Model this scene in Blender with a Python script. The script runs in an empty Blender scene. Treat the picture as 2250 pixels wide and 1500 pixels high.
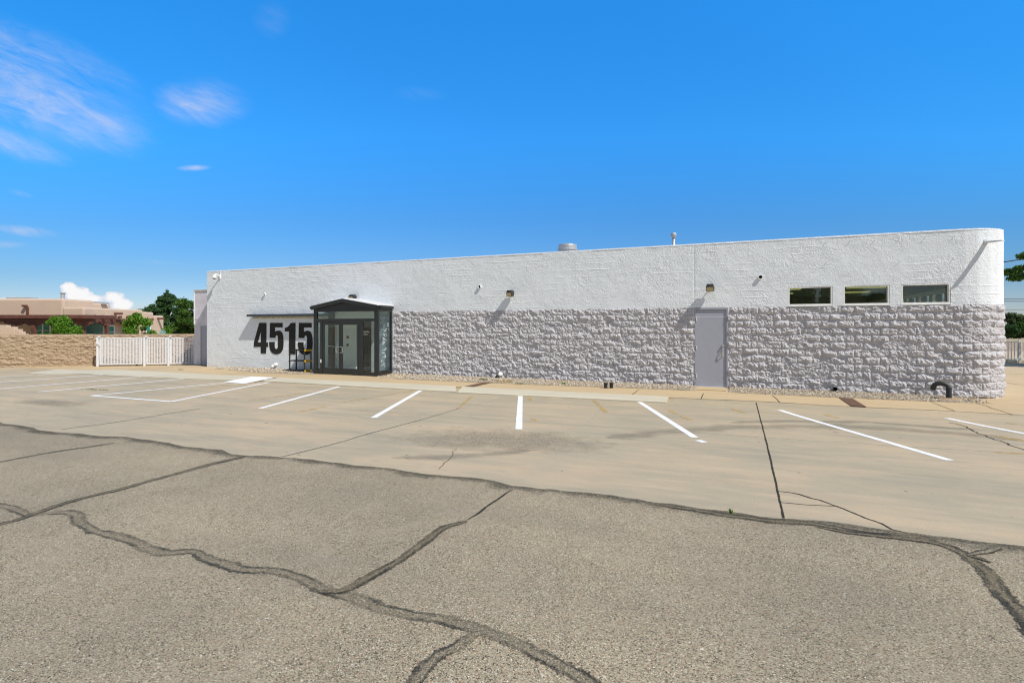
import bpy, bmesh, math, random
import numpy as np
from mathutils import Vector, Quaternion

random.seed(7)
RNG = np.random.default_rng(11)
SC = bpy.context.scene
COL = SC.collection
PI = math.pi

# ------------------------------------------------------------------ survey of the place
# World: x runs along the long white wall, y points into the building (the wall is y = 0), z up.
F = 1170.0; CX = 1125.0; HY = 717.0; D = 17.4; HC = 1.87
PHI = math.atan(485.0 / F)
CP, SP = math.cos(PHI), math.sin(PHI)

def ray(px, py):
    u = (px - CX) / F; v = (HY - py) / F
    return (-SP + u * CP, CP + u * SP, v)

def W(px, py, n=0.0):                       # a measured point on the plane y = n
    d = ray(px, py); t = (D + n) / d[1]
    return (d[0] * t, HC + d[2] * t)

def S(px, n=0.0): return W(px, 700, n)[0]
def Zc(px, py, n=0.0): return W(px, py, n)[1]

def cam2w(X, Y): return (X * CP - Y * SP, -D + X * SP + Y * CP)
def atd(px, Y): return cam2w((px - CX) * Y / F, Y)   # plan position of something Y metres off in view direction
def zat(py, Y): return HC + (HY - py) * Y / F

YS = -2.79            # pavement's front edge
YK = -3.66            # kerb's front edge
XK = None
def sstep(a, b, x):
    t = min(1.0, max(0.0, (x - a) / (b - a))); return t * t * (3 - 2 * t)

def pz(x): return -.11 * sstep(23.2, 26.5, -x)

def lot_z(x, y):
    z = pz(x) - 0.035 + 0.012 * max(0.0, YK - y)
    if XK is not None:
        k = sstep(XK - 0.02, XK + 0.25, x)
        k = max(k, sstep(-22.9, -23.6, x) if x < -22 else 0.0)
        r = sstep(-4.9, YS, y)
        z = z + k * r * (0.031)
    return z

def G(px, py, zf=None):
    d = ray(px, py); z = -0.03
    for _ in range(12):
        t = (z - HC) / d[2]
        x, y = d[0] * t, -D + d[1] * t
        z = lot_z(x, y) if zf is None else zf
    return (x, y, z)
XK = G(1463, 880)[0]

# ------------------------------------------------------------------ object helpers
ORIG = {}
def tag(o, label=None, cat=None, group=None, kind=None):
    if label: o['label'] = label
    if cat: o['category'] = cat
    if group: o['group'] = group
    if kind: o['kind'] = kind
    return o

def thing(name, loc, label, cat, group=None):
    o = bpy.data.objects.new(name, None); o.empty_display_size = 0.2
    o.location = loc; COL.objects.link(o); ORIG[o] = Vector(loc)
    return tag(o, label, cat, group)

def link_mesh(name, me, mat, parent=None, loc=(0, 0, 0)):
    o = bpy.data.objects.new(name, me)
    COL.objects.link(o)
    if mat is not None and len(me.materials) == 0:
        for m in (mat if isinstance(mat, (list, tuple)) else [mat]): me.materials.append(m)
    if parent is not None:
        o.parent = parent; ORIG[o] = ORIG[parent]
    else:
        o.location = loc; ORIG[o] = Vector(loc)
    return o

def copy_tree(o, parent=None):
    c = o.copy(); COL.objects.link(c); c.parent = parent
    ORIG[c] = ORIG[o]
    for ch in [k for k in bpy.data.objects if k.parent == o]: copy_tree(ch, c)
    return c

class MB:
    """collects shapes in world metres; build() links them as ONE mesh object"""
    def __init__(s): s.v = []; s.f = []; s.m = []; s.uv = None
    def add(s, v, f, mi=0):
        b = len(s.v); s.v += [tuple(p) for p in v]
        s.f += [tuple(i + b for i in q) for q in f]; s.m += [mi] * len(f); return s
    def box(s, x0, x1, y0, y1, z0, z1, mi=0):
        v = [(x, y, z) for z in (z0, z1) for y in (y0, y1) for x in (x0, x1)]
        return s.add(v, [(0, 2, 3, 1), (4, 5, 7, 6), (0, 1, 5, 4), (2, 6, 7, 3), (0, 4, 6, 2), (1, 3, 7, 5)], mi)
    def obox(s, p, q, w, z0, z1, mi=0):     # box along the plan segment p-q, width w to either side
        p = Vector((p[0], p[1], 0)); q = Vector((q[0], q[1], 0)); d = (q - p).normalized(); n = Vector((-d.y, d.x, 0)) * w
        v = [p - n, q - n, q + n, p + n]
        return s.prism([(a.x, a.y) for a in v], z0, z1, mi)
    def prism(s, pts, z0, z1, mi=0):
        n = len(pts)
        v = [(x, y, z0) for x, y in pts] + [(x, y, z1) for x, y in pts]
        f = [tuple(range(n))[::-1], tuple(range(n, 2 * n))]
        f += [(i, (i + 1) % n, n + (i + 1) % n, n + i) for i in range(n)]
        return s.add(v, f, mi)
    def prism_y(s, pts, y0, y1, mi=0):      # outline in (x, z) pushed along y
        n = len(pts)
        v = [(x, y0, z) for x, z in pts] + [(x, y1, z) for x, z in pts]
        f = [tuple(range(n)), tuple(range(n, 2 * n))[::-1]]
        f += [((i + 1) % n, i, n + i, n + (i + 1) % n) for i in range(n)]
        return s.add(v, f, mi)
    def tube(s, pts, r, seg=10, caps=True, mi=0):
        pts = [Vector(p) for p in pts]; n = len(pts)
        rr = r if isinstance(r, (list, tuple)) else [r] * n
        up = None; rings = []
        for i, p in enumerate(pts):
            d = (pts[min(i + 1, n - 1)] - pts[max(i - 1, 0)]).normalized()
            if up is None:
                up = d.orthogonal().normalized()
            else:
                up = (up - d * up.dot(d)).normalized()
            b = d.cross(up)
            rings.append([p + (up * math.cos(2 * PI * k / seg) + b * math.sin(2 * PI * k / seg)) * rr[i] for k in range(seg)])
        v = [q for r_ in rings for q in r_]; f = []
        for i in range(n - 1):
            for k in range(seg):
                a = i * seg + k; b_ = i * seg + (k + 1) % seg
                f.append((a, b_, b_ + seg, a + seg))
        if caps:
            f.append(tuple(range(seg))[::-1]); f.append(tuple(range((n - 1) * seg, n * seg)))
        return s.add(v, f, mi)
    def lathe(s, c, prof, seg=20, mi=0):    # prof = [(r, z)]
        v = [(c[0] + r * math.cos(2 * PI * k / seg), c[1] + r * math.sin(2 * PI * k / seg), c[2] + z) for r, z in prof for k in range(seg)]
        f = []
        for i in range(len(prof) - 1):
            for k in range(seg):
                a = i * seg + k; b = i * seg + (k + 1) % seg
                f.append((a, b, b + seg, a + seg))
        f.append(tuple(range(seg))[::-1]); f.append(tuple(range((len(prof) - 1) * seg, len(prof) * seg)))
        return s.add(v, f, mi)
    def build(s, name, mat, parent=None, loc=None, smooth=False, bevel=0):
        o_ = ORIG[parent] if parent is not None else Vector(loc if loc is not None else (0, 0, 0))
        me = bpy.data.meshes.new(name)
        me.from_pydata([(a - o_.x, b - o_.y, c - o_.z) for a, b, c in s.v], [], s.f)
        ob = link_mesh(name, me, mat, parent, tuple(o_))
        if any(s.m): me.polygons.foreach_set('material_index', s.m)
        if s.uv is not None:
            uvl = me.uv_layers.new(name='UVMap')
            flat = []
            for f in s.f:
                for i in f: flat += list(s.uv[i])
            uvl.data.foreach_set('uv', flat)
        if smooth: me.polygons.foreach_set('use_smooth', [True] * len(me.polygons))
        me.validate(); me.update()
        if bevel:
            b = ob.modifiers.new('bevel', 'BEVEL'); b.width = bevel; b.segments = 2; b.limit_method = 'ANGLE'
        return ob

def np_mesh(name, V, Fq, mat, parent=None, loc=(0, 0, 0), smooth=False, tri=False):
    o_ = ORIG[parent] if parent is not None else Vector(loc)
    V = np.asarray(V, np.float32) - np.array(o_, np.float32)
    Fq = np.asarray(Fq, np.int32); k = Fq.shape[1]; nf = len(Fq)
    me = bpy.data.meshes.new(name)
    me.vertices.add(len(V)); me.vertices.foreach_set('co', V.ravel())
    me.loops.add(nf * k); me.loops.foreach_set('vertex_index', Fq.ravel())
    me.polygons.add(nf)
    me.polygons.foreach_set('loop_start', np.arange(0, nf * k, k, dtype=np.int32))
    try: me.polygons.foreach_set('loop_total', np.full(nf, k, np.int32))
    except Exception: pass
    me.polygons.foreach_set('use_smooth', np.full(nf, smooth, bool))
    me.update(calc_edges=True)
    return link_mesh(name, me, mat, parent, tuple(o_))

def grid_faces(h, w, mask=None):
    i = np.arange(h * w).reshape(h, w)
    q = np.stack([i[:-1, :-1], i[:-1, 1:], i[1:, 1:], i[1:, :-1]], -1)
    return q[mask] if mask is not None else q.reshape(-1, 4)

def vnoise(x, y, seed):
    r = np.random.default_rng(seed); T = r.random((256, 256))
    xi = np.floor(x).astype(int); yi = np.floor(y).astype(int); fx = x - xi; fy = y - yi
    fx = fx * fx * (3 - 2 * fx); fy = fy * fy * (3 - 2 * fy)
    a = T[xi & 255, yi & 255]; b = T[(xi + 1) & 255, yi & 255]; c = T[xi & 255, (yi + 1) & 255]; d = T[(xi + 1) & 255, (yi + 1) & 255]
    return (a * (1 - fx) + b * fx) * (1 - fy) + (c * (1 - fx) + d * fx) * fy

# ------------------------------------------------------------------ material helpers
class NT:
    def __init__(s, name):
        s.mat = bpy.data.materials.new(name); s.mat.use_nodes = True
        s.t = s.mat.node_tree; s.t.nodes.clear()
        s.out = s.t.nodes.new('ShaderNodeOutputMaterial')
    def n(s, ty, props=None, **inp):
        nd = s.t.nodes.new(ty)
        for k, v in (props or {}).items(): setattr(nd, k, v)
        for k, v in inp.items():
            key = k.replace('_', ' ')
            sock = nd.inputs[int(k[1:])] if k[0] == 'i' and k[1:].isdigit() else nd.inputs[key]
            s.set(sock, v)
        return nd
    def set(s, sock, v):
        if isinstance(v, bpy.types.NodeSocket): s.t.links.new(v, sock)
        elif isinstance(v, bpy.types.Node): s.t.links.new(v.outputs[0], sock)
        else:
            if sock.type == 'RGBA' and len(v) == 3: v = (*v, 1)
            sock.default_value = v
    def coord(s, scale=(1, 1, 1), rot=(0, 0, 0), which='Object'):
        tc = s.n('ShaderNodeTexCoord')
        mp = s.n('ShaderNodeMapping', Vector=tc.outputs[which]); mp.inputs['Scale'].default_value = scale; mp.inputs['Rotation'].default_value = rot
        return mp.outputs[0]
    def noise(s, vec, scale, detail=4, rough=0.55, dist=0.0):
        return s.n('ShaderNodeTexNoise', Vector=vec, Scale=scale, Detail=detail, Roughness=rough, Distortion=dist).outputs[0]
    def ramp(s, fac, stops, interp='LINEAR'):
        r = s.n('ShaderNodeValToRGB', Fac=fac); cr = r.color_ramp; cr.interpolation = interp
        while len(cr.elements) < len(stops): cr.elements.new(0.5)
        for e, (p, c) in zip(cr.elements, stops):
            e.position = p; e.color = (c, c, c, 1) if isinstance(c, (int, float)) else (*c, 1)
        return r.outputs[0]
    def math(s, op, a, b=0.0, clamp=False):
        m = s.n('ShaderNodeMath', {'operation': op, 'use_clamp': clamp}); s.set(m.inputs[0], a); s.set(m.inputs[1], b); return m.outputs[0]
    def mix(s, fac, a, b, mode='MIX'):
        m = s.n('ShaderNodeMix', {'data_type': 'RGBA', 'blend_type': mode})
        s.set(m.inputs[0], fac); s.set(m.inputs[6], a); s.set(m.inputs[7], b); return m.outputs[2]
    def bump(s, h, strength=0.5, dist=0.02, normal=None):
        b = s.n('ShaderNodeBump', Height=h, Strength=strength, Distance=dist)
        if normal is not None: s.set(b.inputs['Normal'], normal)
        return b.outputs[0]
    def pbr(s, color, rough=0.8, metal=0.0, normal=None, spec=0.3, **kw):
        p = s.n('ShaderNodeBsdfPrincipled'); s.set(p.inputs['Base Color'], color); s.set(p.inputs['Roughness'], rough)
        p.inputs['Metallic'].default_value = metal; p.inputs['Specular IOR Level'].default_value = spec
        if normal is not None: s.set(p.inputs['Normal'], normal)
        for k, v in kw.items(): s.set(p.inputs[k.replace('_', ' ')], v)
        return p.outputs[0]
    def end(s, sh): s.set(s.out.inputs[0], sh); return s.mat

def plain(name, col, rough=0.6, metal=0.0, var=0.12, scale=6.0, spec=0.4, bump=0.15):
    t = NT(name); v = t.coord()
    n1 = t.noise(v, scale, 5); c = t.mix(t.ramp(n1, [(0.3, 0.0), (0.7, 1.0)]), tuple(x * (1 - var) for x in col), tuple(min(1, x * (1 + var)) for x in col))
    return t.end(t.pbr(c, t.ramp(n1, [(0.2, max(0, rough - .1)), (0.8, min(1, rough + .1))]), metal, t.bump(t.noise(v, scale * 9, 3), bump, 0.004), spec))

M = {}
# stucco: hand-trowelled, white, a little dirt and rust bleeding through
t = NT('white_stucco'); v = t.coord()
w1 = t.n('ShaderNodeTexNoise', Vector=v, Scale=2.6, Detail=2).outputs[1]
vd = t.n('ShaderNodeVectorMath', {'operation': 'MULTIPLY_ADD'}); t.set(vd.inputs[0], w1); vd.inputs[1].default_value = (.35, .35, .35); t.set(vd.inputs[2], v)
ridge = t.math('ABSOLUTE', t.math('SUBTRACT', t.noise(vd.outputs[0], 7.5, 2, .45, 1.4), 0.5))
ridge = t.ramp(ridge, [(0.0, 1.0), (0.05, .55), (0.16, 0.0)])
ridge2 = t.math('ABSOLUTE', t.math('SUBTRACT', t.noise(vd.outputs[0], 15, 2, .45, 1.0), 0.5))
ridge2 = t.ramp(ridge2, [(0.0, 1.0), (0.07, .4), (0.2, 0.0)])
sep = t.n('ShaderNodeSeparateXYZ', Vector=v)
cz = t.math('ABSOLUTE', t.math('SUBTRACT', t.math('FRACT', t.math('DIVIDE', t.math('ADD', sep.outputs[2], t.math('MULTIPLY', t.noise(v, .8, 2), .05)), .2042)), .5))
course = t.math('MULTIPLY', t.ramp(cz, [(0.0, 1.0), (.05, .6), (.1, 0.0)]), t.ramp(t.noise(v, .9, 3), [(.5, 0.0), (.68, 1.0)]))
big = t.noise(v, 5, 5, .6)
rel = t.math('ADD', t.math('MULTIPLY', ridge, t.ramp(t.noise(v, 1.1, 2), [(.3, .35), (.7, 1.0)])), t.math('MULTIPLY', ridge2, .45))
rel = t.math('ADD', rel, t.math('MULTIPLY', big, 1.5)); rel = t.math('ADD', rel, t.math('MULTIPLY', course, 1.8))
rel = t.math('ADD', rel, t.math('MULTIPLY', t.noise(v, 38, 3), .25))
dirt = t.math('MULTIPLY', t.ramp(t.noise(t.coord((.8, 1, 2.4)), 2.2, 8, .75), [(.59, 0.0), (.74, .6)]), t.ramp(t.noise(v, 30, 4, .7), [(.44, 0.0), (.62, 1.0)]))
tone = t.mix(t.noise(v, .55, 4), (.725, .77, .815), (.80, .84, .875))
colr = t.mix(dirt, tone, (.46, .40, .30))
colr = t.mix(t.math('MULTIPLY', t.ramp(sep.outputs[2], [(0.0, .5), (.22, 0.0)]), t.ramp(t.noise(v, 5, 4), [(.4, 0.0), (.65, 1.0)])), colr, (.55, .47, .36))
drip = t.math('MULTIPLY', t.ramp(t.noise(t.coord((5, 5, .22)), 1.6, 6, .7), [(.55, 0.0), (.75, 1.0)]), t.ramp(t.math('DIVIDE', sep.outputs[2], 4.5), [(.62, 0.0), (.98, .35)]))
colr = t.mix(drip, colr, (.55, .53, .47))
M['stucco'] = t.end(t.pbr(colr, .85, 0, t.bump(t.math('MULTIPLY', rel, t.ramp(t.noise(v, .7, 3), [(.32, .25), (.68, 1.0)])), .55, .018), .2))

t = NT('painted_split_block'); v = t.coord()
b1 = t.noise(v, 34, 4, .65); b2 = t.noise(v, 90, 3, .6)
colr = t.mix(t.noise(v, 3.2, 5, .65), (.56, .55, .58), (.68, .67, .695))
colr = t.mix(t.ramp(t.noise(v, 16, 5, .7), [(.62, 0.0), (.75, .5)]), colr, (.48, .45, .42))
M['split'] = t.end(t.pbr(colr, .85, 0, t.bump(t.math('ADD', b1, t.math('MULTIPLY', b2, .5)), 1.0, .035), .2))

def concrete(name, c0, c1, stain, stain_amt, streak=True, speck=True):
    t = NT(name); v = t.coord()
    base = t.mix(t.ramp(t.noise(v, .32, 7, .62), [(.34, 0.0), (.64, 1.0)]), c0, c1)
    st = t.noise(t.coord((.28, 1.5, 1), (0, 0, .12)), .9, 7, .62)
    base = t.mix(t.math('MULTIPLY', t.ramp(st, [(.46, 0.0), (.68, 1.0)]), stain_amt), base, stain)
    st2 = t.noise(t.coord((.5, 3.5, 1), (0, 0, -.05)), 1.7, 6, .65)
    base = t.mix(t.math('MULTIPLY', t.ramp(st2, [(.5, 0.0), (.72, 1.0)]), .35), base, tuple(x * 1.22 for x in c1))
    pk = t.noise(t.coord((.7, 1.6, 1)), 1.15, 8, .7); base = t.mix(t.math('MULTIPLY', t.ramp(pk, [(.50, 0.0), (.66, 1.0)]), .45), base, tuple(x * k for x, k in zip(c1, (1.08, .99, .98))))
    gk = t.noise(t.coord((.9, 2.4, 1), (0, 0, .3)), 2.6, 9, .74); base = t.mix(t.math('MULTIPLY', t.ramp(gk, [(.54, 0.0), (.70, 1.0)]), .5), base, tuple(x * k for x, k in zip(c0, (.84, .88, .93))))
    fine = t.noise(v, 55, 4, .7)
    base = t.mix(.55, base, t.mix(fine, (.62, .62, .62), (1.25, 1.25, 1.25)), 'MULTIPLY')
    if speck:
        vo = t.n('ShaderNodeTexVoronoi', Vector=v, Scale=3.1)
        sp = t.math('LESS_THAN', vo.outputs['Distance'], t.math('MULTIPLY', t.math('SUBTRACT', t.noise(v, 1.3, 2), .40), .36))
        base = t.mix(t.math('MULTIPLY', sp, .55), base, (.07, .06, .05))
    nb = t.bump(t.math('ADD', t.noise(v, 120, 3, .7), t.math('MULTIPLY', t.noise(v, 12, 4), .8)), .35, .006)
    return t.end(t.pbr(base, .82, 0, nb, .25))
M['concrete'] = concrete('worn_concrete', (.360, .316, .224), (.485, .388, .256), (.285, .268, .20), .75)
M['pavement'] = concrete('tan_concrete', (.48, .372, .225), (.53, .41, .25), (.42, .335, .215), .5, speck=False)
M['kerb'] = concrete('pale_concrete', (.51, .47, .36), (.56, .52, .40), (.42, .385, .29), .45, speck=False)

t = NT('aged_asphalt'); v = t.coord()
wv = t.n('ShaderNodeVectorMath', {'operation': 'MULTIPLY_ADD'}); t.set(wv.inputs[0], t.n('ShaderNodeTexNoise', Vector=v, Scale=70.0, Detail=2).outputs[1]); wv.inputs[1].default_value = (.012, .012, .012); t.set(wv.inputs[2], v)
vo = t.n('ShaderNodeTexVoronoi', Vector=wv.outputs[0], Scale=160.0); vs = t.n('ShaderNodeSeparateColor', Color=vo.outputs['Color'])
cell = t.ramp(vs.outputs[0], [(0.0, (.035, .032, .024)), (.12, (.12, .105, .074)), (.24, (.31, .27, .186)), (.55, (.395, .342, .234)), (.82, (.47, .405, .275)), (.95, (.59, .525, .39)), (1.0, (.84, .79, .68))])
cell = t.mix(t.math('MULTIPLY', t.ramp(vs.outputs[1], [(.86, 0.0), (.88, 1.0)]), .6), cell, (.46, .27, .16))
gap = t.ramp(vo.outputs['Distance'], [(.45, 1.0), (.80, .6)])
cell = t.mix(.8, cell, gap, 'MULTIPLY')
patch = t.mix(t.ramp(t.noise(v, .45, 6, .6), [(.3, 0.0), (.7, 1.0)]), (.83, .84, .84), (1.12, 1.10, 1.06))
cell = t.mix(1.0, cell, patch, 'MULTIPLY')
cell = t.mix(t.ramp(t.noise(v, 2.3, 6, .7), [(.50, 0.0), (.75, .45)]), cell, (.43, .365, .262))
lane = t.noise(t.coord((.16, 1.1, 1), (0, 0, .1)), .8, 5, .6); cell = t.mix(t.math('MULTIPLY', t.ramp(lane, [(.50, 0.0), (.66, 1.0)]), .30), cell, (.235, .205, .15))
dr = t.n('ShaderNodeTexVoronoi', Vector=v, Scale=.75); drip = t.math('MULTIPLY', t.ramp(t.math('ADD', dr.outputs['Distance'], t.math('MULTIPLY', t.math('SUBTRACT', t.noise(v, 9, 5, .7), .5), .12)), [(.03, 1.0), (.10, 0.0)]), t.ramp(t.noise(v, .5, 2), [(.5, 0.0), (.6, .55)]))
cell = t.mix(drip, cell, (.10, .09, .07))
M['asphalt'] = t.end(t.pbr(cell, .88, 0, t.bump(t.math('SUBTRACT', 1.0, vo.outputs['Distance']), .7, .008), .25))

def seal(name, dark, dirt, centre, cover=.92, gritty=.8, rag=.9):
    # crack filler: dark tar along the two ragged rims, blown-in dirt down the middle
    t = NT(name); v = t.coord(); uv = t.n('ShaderNodeUVMap'); su = t.n('ShaderNodeSeparateXYZ', Vector=uv.outputs[0])
    a = t.math('ABSOLUTE', t.math('MULTIPLY', t.math('SUBTRACT', su.outputs[0], .5), 2.0))
    off = t.n('ShaderNodeCombineXYZ', X=t.math('MULTIPLY', t.math('GREATER_THAN', su.outputs[0], .5), 7.3), Y=0.0, Z=0.0)
    va = t.n('ShaderNodeVectorMath', {'operation': 'ADD'}); t.set(va.inputs[0], v); t.set(va.inputs[1], off.outputs[0])
    n0 = t.noise(va.outputs[0], 2.2, 6, .75); n1 = t.noise(v, 13, 6, .75); n2 = t.noise(v, 55, 4, .75)
    r = t.math('ADD', a, t.math('MULTIPLY', t.math('SUBTRACT', n1, .5), .9)); r2 = t.math('ADD', t.math('ADD', a, t.math('MULTIPLY', t.math('SUBTRACT', n1, .5), rag)), t.math('MULTIPLY', t.math('SUBTRACT', n2, .5), rag))
    k = t.math('MULTIPLY', t.ramp(r, [(centre - .10, 0.0), (centre + .12, 1.0)]), t.ramp(n0, [(.40, .10), (.56, 1.0)]))
    col = t.mix(k, dirt, dark)
    vo = t.n('ShaderNodeTexVoronoi', Vector=v, Scale=120.0); vs = t.n('ShaderNodeSeparateColor', Color=vo.outputs['Color'])
    col = t.mix(gritty, col, t.ramp(vs.outputs[0], [(0.0, .4), (.5, .95), (.85, 1.2), (1.0, 1.9)]), 'MULTIPLY')
    alpha = t.math('MULTIPLY', t.ramp(r2, [(.66, 1.0), (.78, 0.0)]), cover)
    sh = t.pbr(col, .7, 0, t.bump(t.math('ADD', n2, vo.outputs['Distance']), .7, .01), .08)
    mx = t.n('ShaderNodeMixShader', Fac=alpha); tr = t.n('ShaderNodeBsdfTransparent'); t.set(mx.inputs[1], tr); t.set(mx.inputs[2], sh)
    return t.end(mx.outputs[0])
M['seal'] = seal('crack_tar', (.080, .074, .058), (.265, .226, .155), .34, .95, .9, 1.1)
M['seal_dark'] = seal('fresh_crack_tar', (.058, .054, .043), (.205, .172, .112), .22, .97, .9, 1.1)
t = NT('crumbled_edge'); v = t.coord(); uv = t.n('ShaderNodeUVMap'); su = t.n('ShaderNodeSeparateXYZ', Vector=uv.outputs[0])
vo = t.n('ShaderNodeTexVoronoi', Vector=v, Scale=110.0); vs = t.n('ShaderNodeSeparateColor', Color=vo.outputs['Color'])
nn_ = t.math('ADD', t.math('MULTIPLY', t.noise(v, 2.6, 6, .7), 1.1), t.math('MULTIPLY', t.noise(v, 34, 4, .8), .9))
al = t.ramp(t.math('ADD', t.math('MULTIPLY', su.outputs[0], .9), t.math('MULTIPLY', t.math('SUBTRACT', nn_, 1.0), 1.1)), [(.40, 0.0), (.85, .9)])
al = t.math('MULTIPLY', al, t.ramp(vs.outputs[1], [(.15, .45), (.5, 1.0)]))
col = t.mix(1.0, (.115, .104, .074), t.ramp(vs.outputs[0], [(0.0, .35), (.6, 1.0), (.9, 1.7), (1.0, 3.0)]), 'MULTIPLY')
mx = t.n('ShaderNodeMixShader', Fac=al); t.set(mx.inputs[1], t.n('ShaderNodeBsdfTransparent')); t.set(mx.inputs[2], t.pbr(col, .9, 0, t.bump(vo.outputs['Distance'], .7, .01), .2))
M['edge'] = t.end(mx.outputs[0])
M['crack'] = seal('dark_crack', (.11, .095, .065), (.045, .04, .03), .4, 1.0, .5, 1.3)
M['joint_pale'] = seal('pale_joint', (.60, .55, .42), (.50, .45, .34), .4, .8, .35, 1.3)
t = NT('tyre_grime'); v = t.coord(); uv = t.n('ShaderNodeUVMap'); su = t.n('ShaderNodeSeparateXYZ', Vector=uv.outputs[0])
a = t.math('ABSOLUTE', t.math('MULTIPLY', t.math('SUBTRACT', su.outputs[0], .5), 2.0))
al = t.math('MULTIPLY', t.ramp(t.math('ADD', a, t.math('MULTIPLY', t.math('SUBTRACT', t.noise(v, 1.4, 6, .65), .5), 1.1)), [(.05, .42), (.75, 0.0)], 'EASE'), t.ramp(t.noise(v, 4, 6, .7), [(.3, .4), (.7, 1.0)]))
al = t.math('MULTIPLY', al, t.ramp(a, [(.5, 1.0), (.98, 0.0)]))
mx = t.n('ShaderNodeMixShader', Fac=al); t.set(mx.inputs[1], t.n('ShaderNodeBsdfTransparent')); t.set(mx.inputs[2], t.pbr((.215, .20, .155), .8, 0, None, .3))
M['stain'] = t.end(mx.outputs[0])

def paint(name, col, wear0, wear1, nscale=9):
    t = NT(name); v = t.coord()
    k = t.ramp(t.math('ADD', t.math('MULTIPLY', t.noise(v, nscale, 7, .75), .7), t.math('MULTIPLY', t.noise(v, 60, 3, .7), .3)), [(wear0, 0.0), (wear1, 1.0)])
    c = t.mix(t.ramp(t.noise(v, 7, 7, .75), [(.35, 0.0), (.6, 1.0)]), tuple(x * .80 for x in col), col)
    sh = t.pbr(c, .6, 0, t.bump(t.noise(v, 120, 3), .3, .004), .35)
    mx = t.n('ShaderNodeMixShader', Fac=k); t.set(mx.inputs[1], t.n('ShaderNodeBsdfTransparent')); t.set(mx.inputs[2], sh)
    return t.end(mx.outputs[0])
M['white_line'] = paint('white_road_paint', (.86, .86, .85), .27, .34)
M['yellow_line'] = paint('worn_yellow_paint', (.66, .42, .09), .46, .62, 5)

t = NT('worn_aggregate'); v = t.coord(); uv = t.n('ShaderNodeUVMap'); su = t.n('ShaderNodeSeparateXYZ', Vector=uv.outputs[0])
vo = t.n('ShaderNodeTexVoronoi', Vector=v, Scale=42.0); vs = t.n('ShaderNodeSeparateColor', Color=vo.outputs['Color'])
cell = t.ramp(vs.outputs[0], [(0.0, (.17, .145, .10)), (.4, (.33, .28, .20)), (.8, (.43, .365, .265)), (1.0, (.56, .49, .38))])
al = t.ramp(t.math('ADD', su.outputs[0], t.math('MULTIPLY', t.math('SUBTRACT', t.noise(v, 2.2, 7, .7), .5), 1.5)), [(.28, .6), (.85, 0.0)])
al = t.math('MULTIPLY', al, t.ramp(t.noise(v, 26, 4, .7), [(.36, .15), (.56, 1.0)]))
mx = t.n('ShaderNodeMixShader', Fac=al); t.set(mx.inputs[1], t.n('ShaderNodeBsdfTransparent')); t.set(mx.inputs[2], t.pbr(cell, .9, 0, t.bump(vo.outputs['Distance'], .7, .012), .2))
M['aggregate'] = t.end(mx.outputs[0])

t = NT('dry_earth'); v = t.coord()
M['earth'] = t.end(t.pbr(t.mix(t.noise(v, .25, 8, .65), (.30, .215, .14), (.40, .31, .21)), .95, 0, t.bump(t.noise(v, 8, 6), .5, .04), .1))

t = NT('river_gravel'); 
g = t.n('ShaderNodeNewGeometry'); v = t.coord()
M['gravel'] = t.end(t.pbr(t.ramp(g.outputs['Random Per Island'], [(0.0, (.20, .16, .12)), (.25, (.36, .30, .22)), (.6, (.50, .43, .33)), (.85, (.60, .54, .45)), (1.0, (.74, .70, .63))]), .8, 0, t.bump(t.noise(v, 60, 3), .4, .004), .3))
M['gravel_bed'] = plain('gravel_bed', (.36, .31, .235), .95, 0, .4, 22, .1, .8)

M['dark_metal'] = plain('charcoal_metal', (.020, .023, .023), .45, 0, .25, 3, .5, .08)
M['awning'] = plain('slate_awning_metal', (.055, .068, .085), .5, 0, .2, 3, .4, .08)
M['coping_bounce'] = plain('cream_coping_bounce', (.56, .51, .39), .8, 0, .3, 5, .3, .3)  # cream of the annex coping, also of the painted warm bounce under the awning
M['black_metal'] = plain('black_bronze', (.018, .018, .016), .45, 0, .3, 6, .5, .1)
M['black_plastic'] = plain('black_plastic', (.016, .016, .016), .5, 0, .2, 5, .5, .1)
M['yellow_plastic'] = plain('yellow_plastic', (.78, .48, .01), .45, 0, .1, 8, .5, .05)
M['white_plastic'] = plain('white_pvc', (.80, .80, .78), .5, 0, .06, 6, .4, .1)
M['white_metal'] = plain('white_painted_steel', (.68, .69, .705), .5, 0, .06, 5, .4, .1)
M['galv'] = plain('galvanised_steel', (.46, .47, .48), .42, .35, .12, 5, .5, .1)
M['rust'] = plain('rusty_steel_plate', (.135, .075, .048), .7, .15, .35, 9, .4, .4)
M['number'] = plain('black_number_paint', (.020, .019, .016), .7, 0, .3, 14, .3, .6)
M['green_pipe'] = plain('dark_green_pipe', (.030, .036, .034), .5, 0, .3, 7, .45, .25)
M['steel'] = plain('brushed_steel', (.68, .68, .66), .3, .9, .08, 12, .5, .05)
M['brass'] = plain('aged_brass', (.24, .15, .06), .45, .6, .2, 20, .5, .1)
M['void'] = plain('dark_hollow', (.008, .008, .008), .9, 0, .1, 6, .1, .1)
M['lens'] = plain('yellowed_lens', (.47, .40, .24), .3, 0, .15, 18, .5, .2)
M['frame_white'] = plain('white_window_frame', (.80, .80, .78), .5, 0, .06, 5, .4, .1)
t = NT('grey_door_paint'); v = t.coord()
c = t.mix(t.noise(t.coord((1, 1, .35)), 1.6, 6, .6), (.33, .345, .41), (.395, .41, .48))
c = t.mix(t.ramp(t.noise(v, 9, 6, .75), [(.60, 0.0), (.72, .6)]), c, (.30, .285, .29))
M['door'] = t.end(t.pbr(c, .55, 0, t.bump(t.noise(v, 5, 4), .35, .012), .35))
M['annex'] = plain('annex_plaster', (.64, .625, .68), .85, 0, .1, 4, .2, .9)
M['interior'] = plain('interior_plaster', (.46, .46, .41), .9, 0, .08, 3, .2, .1)
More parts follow.
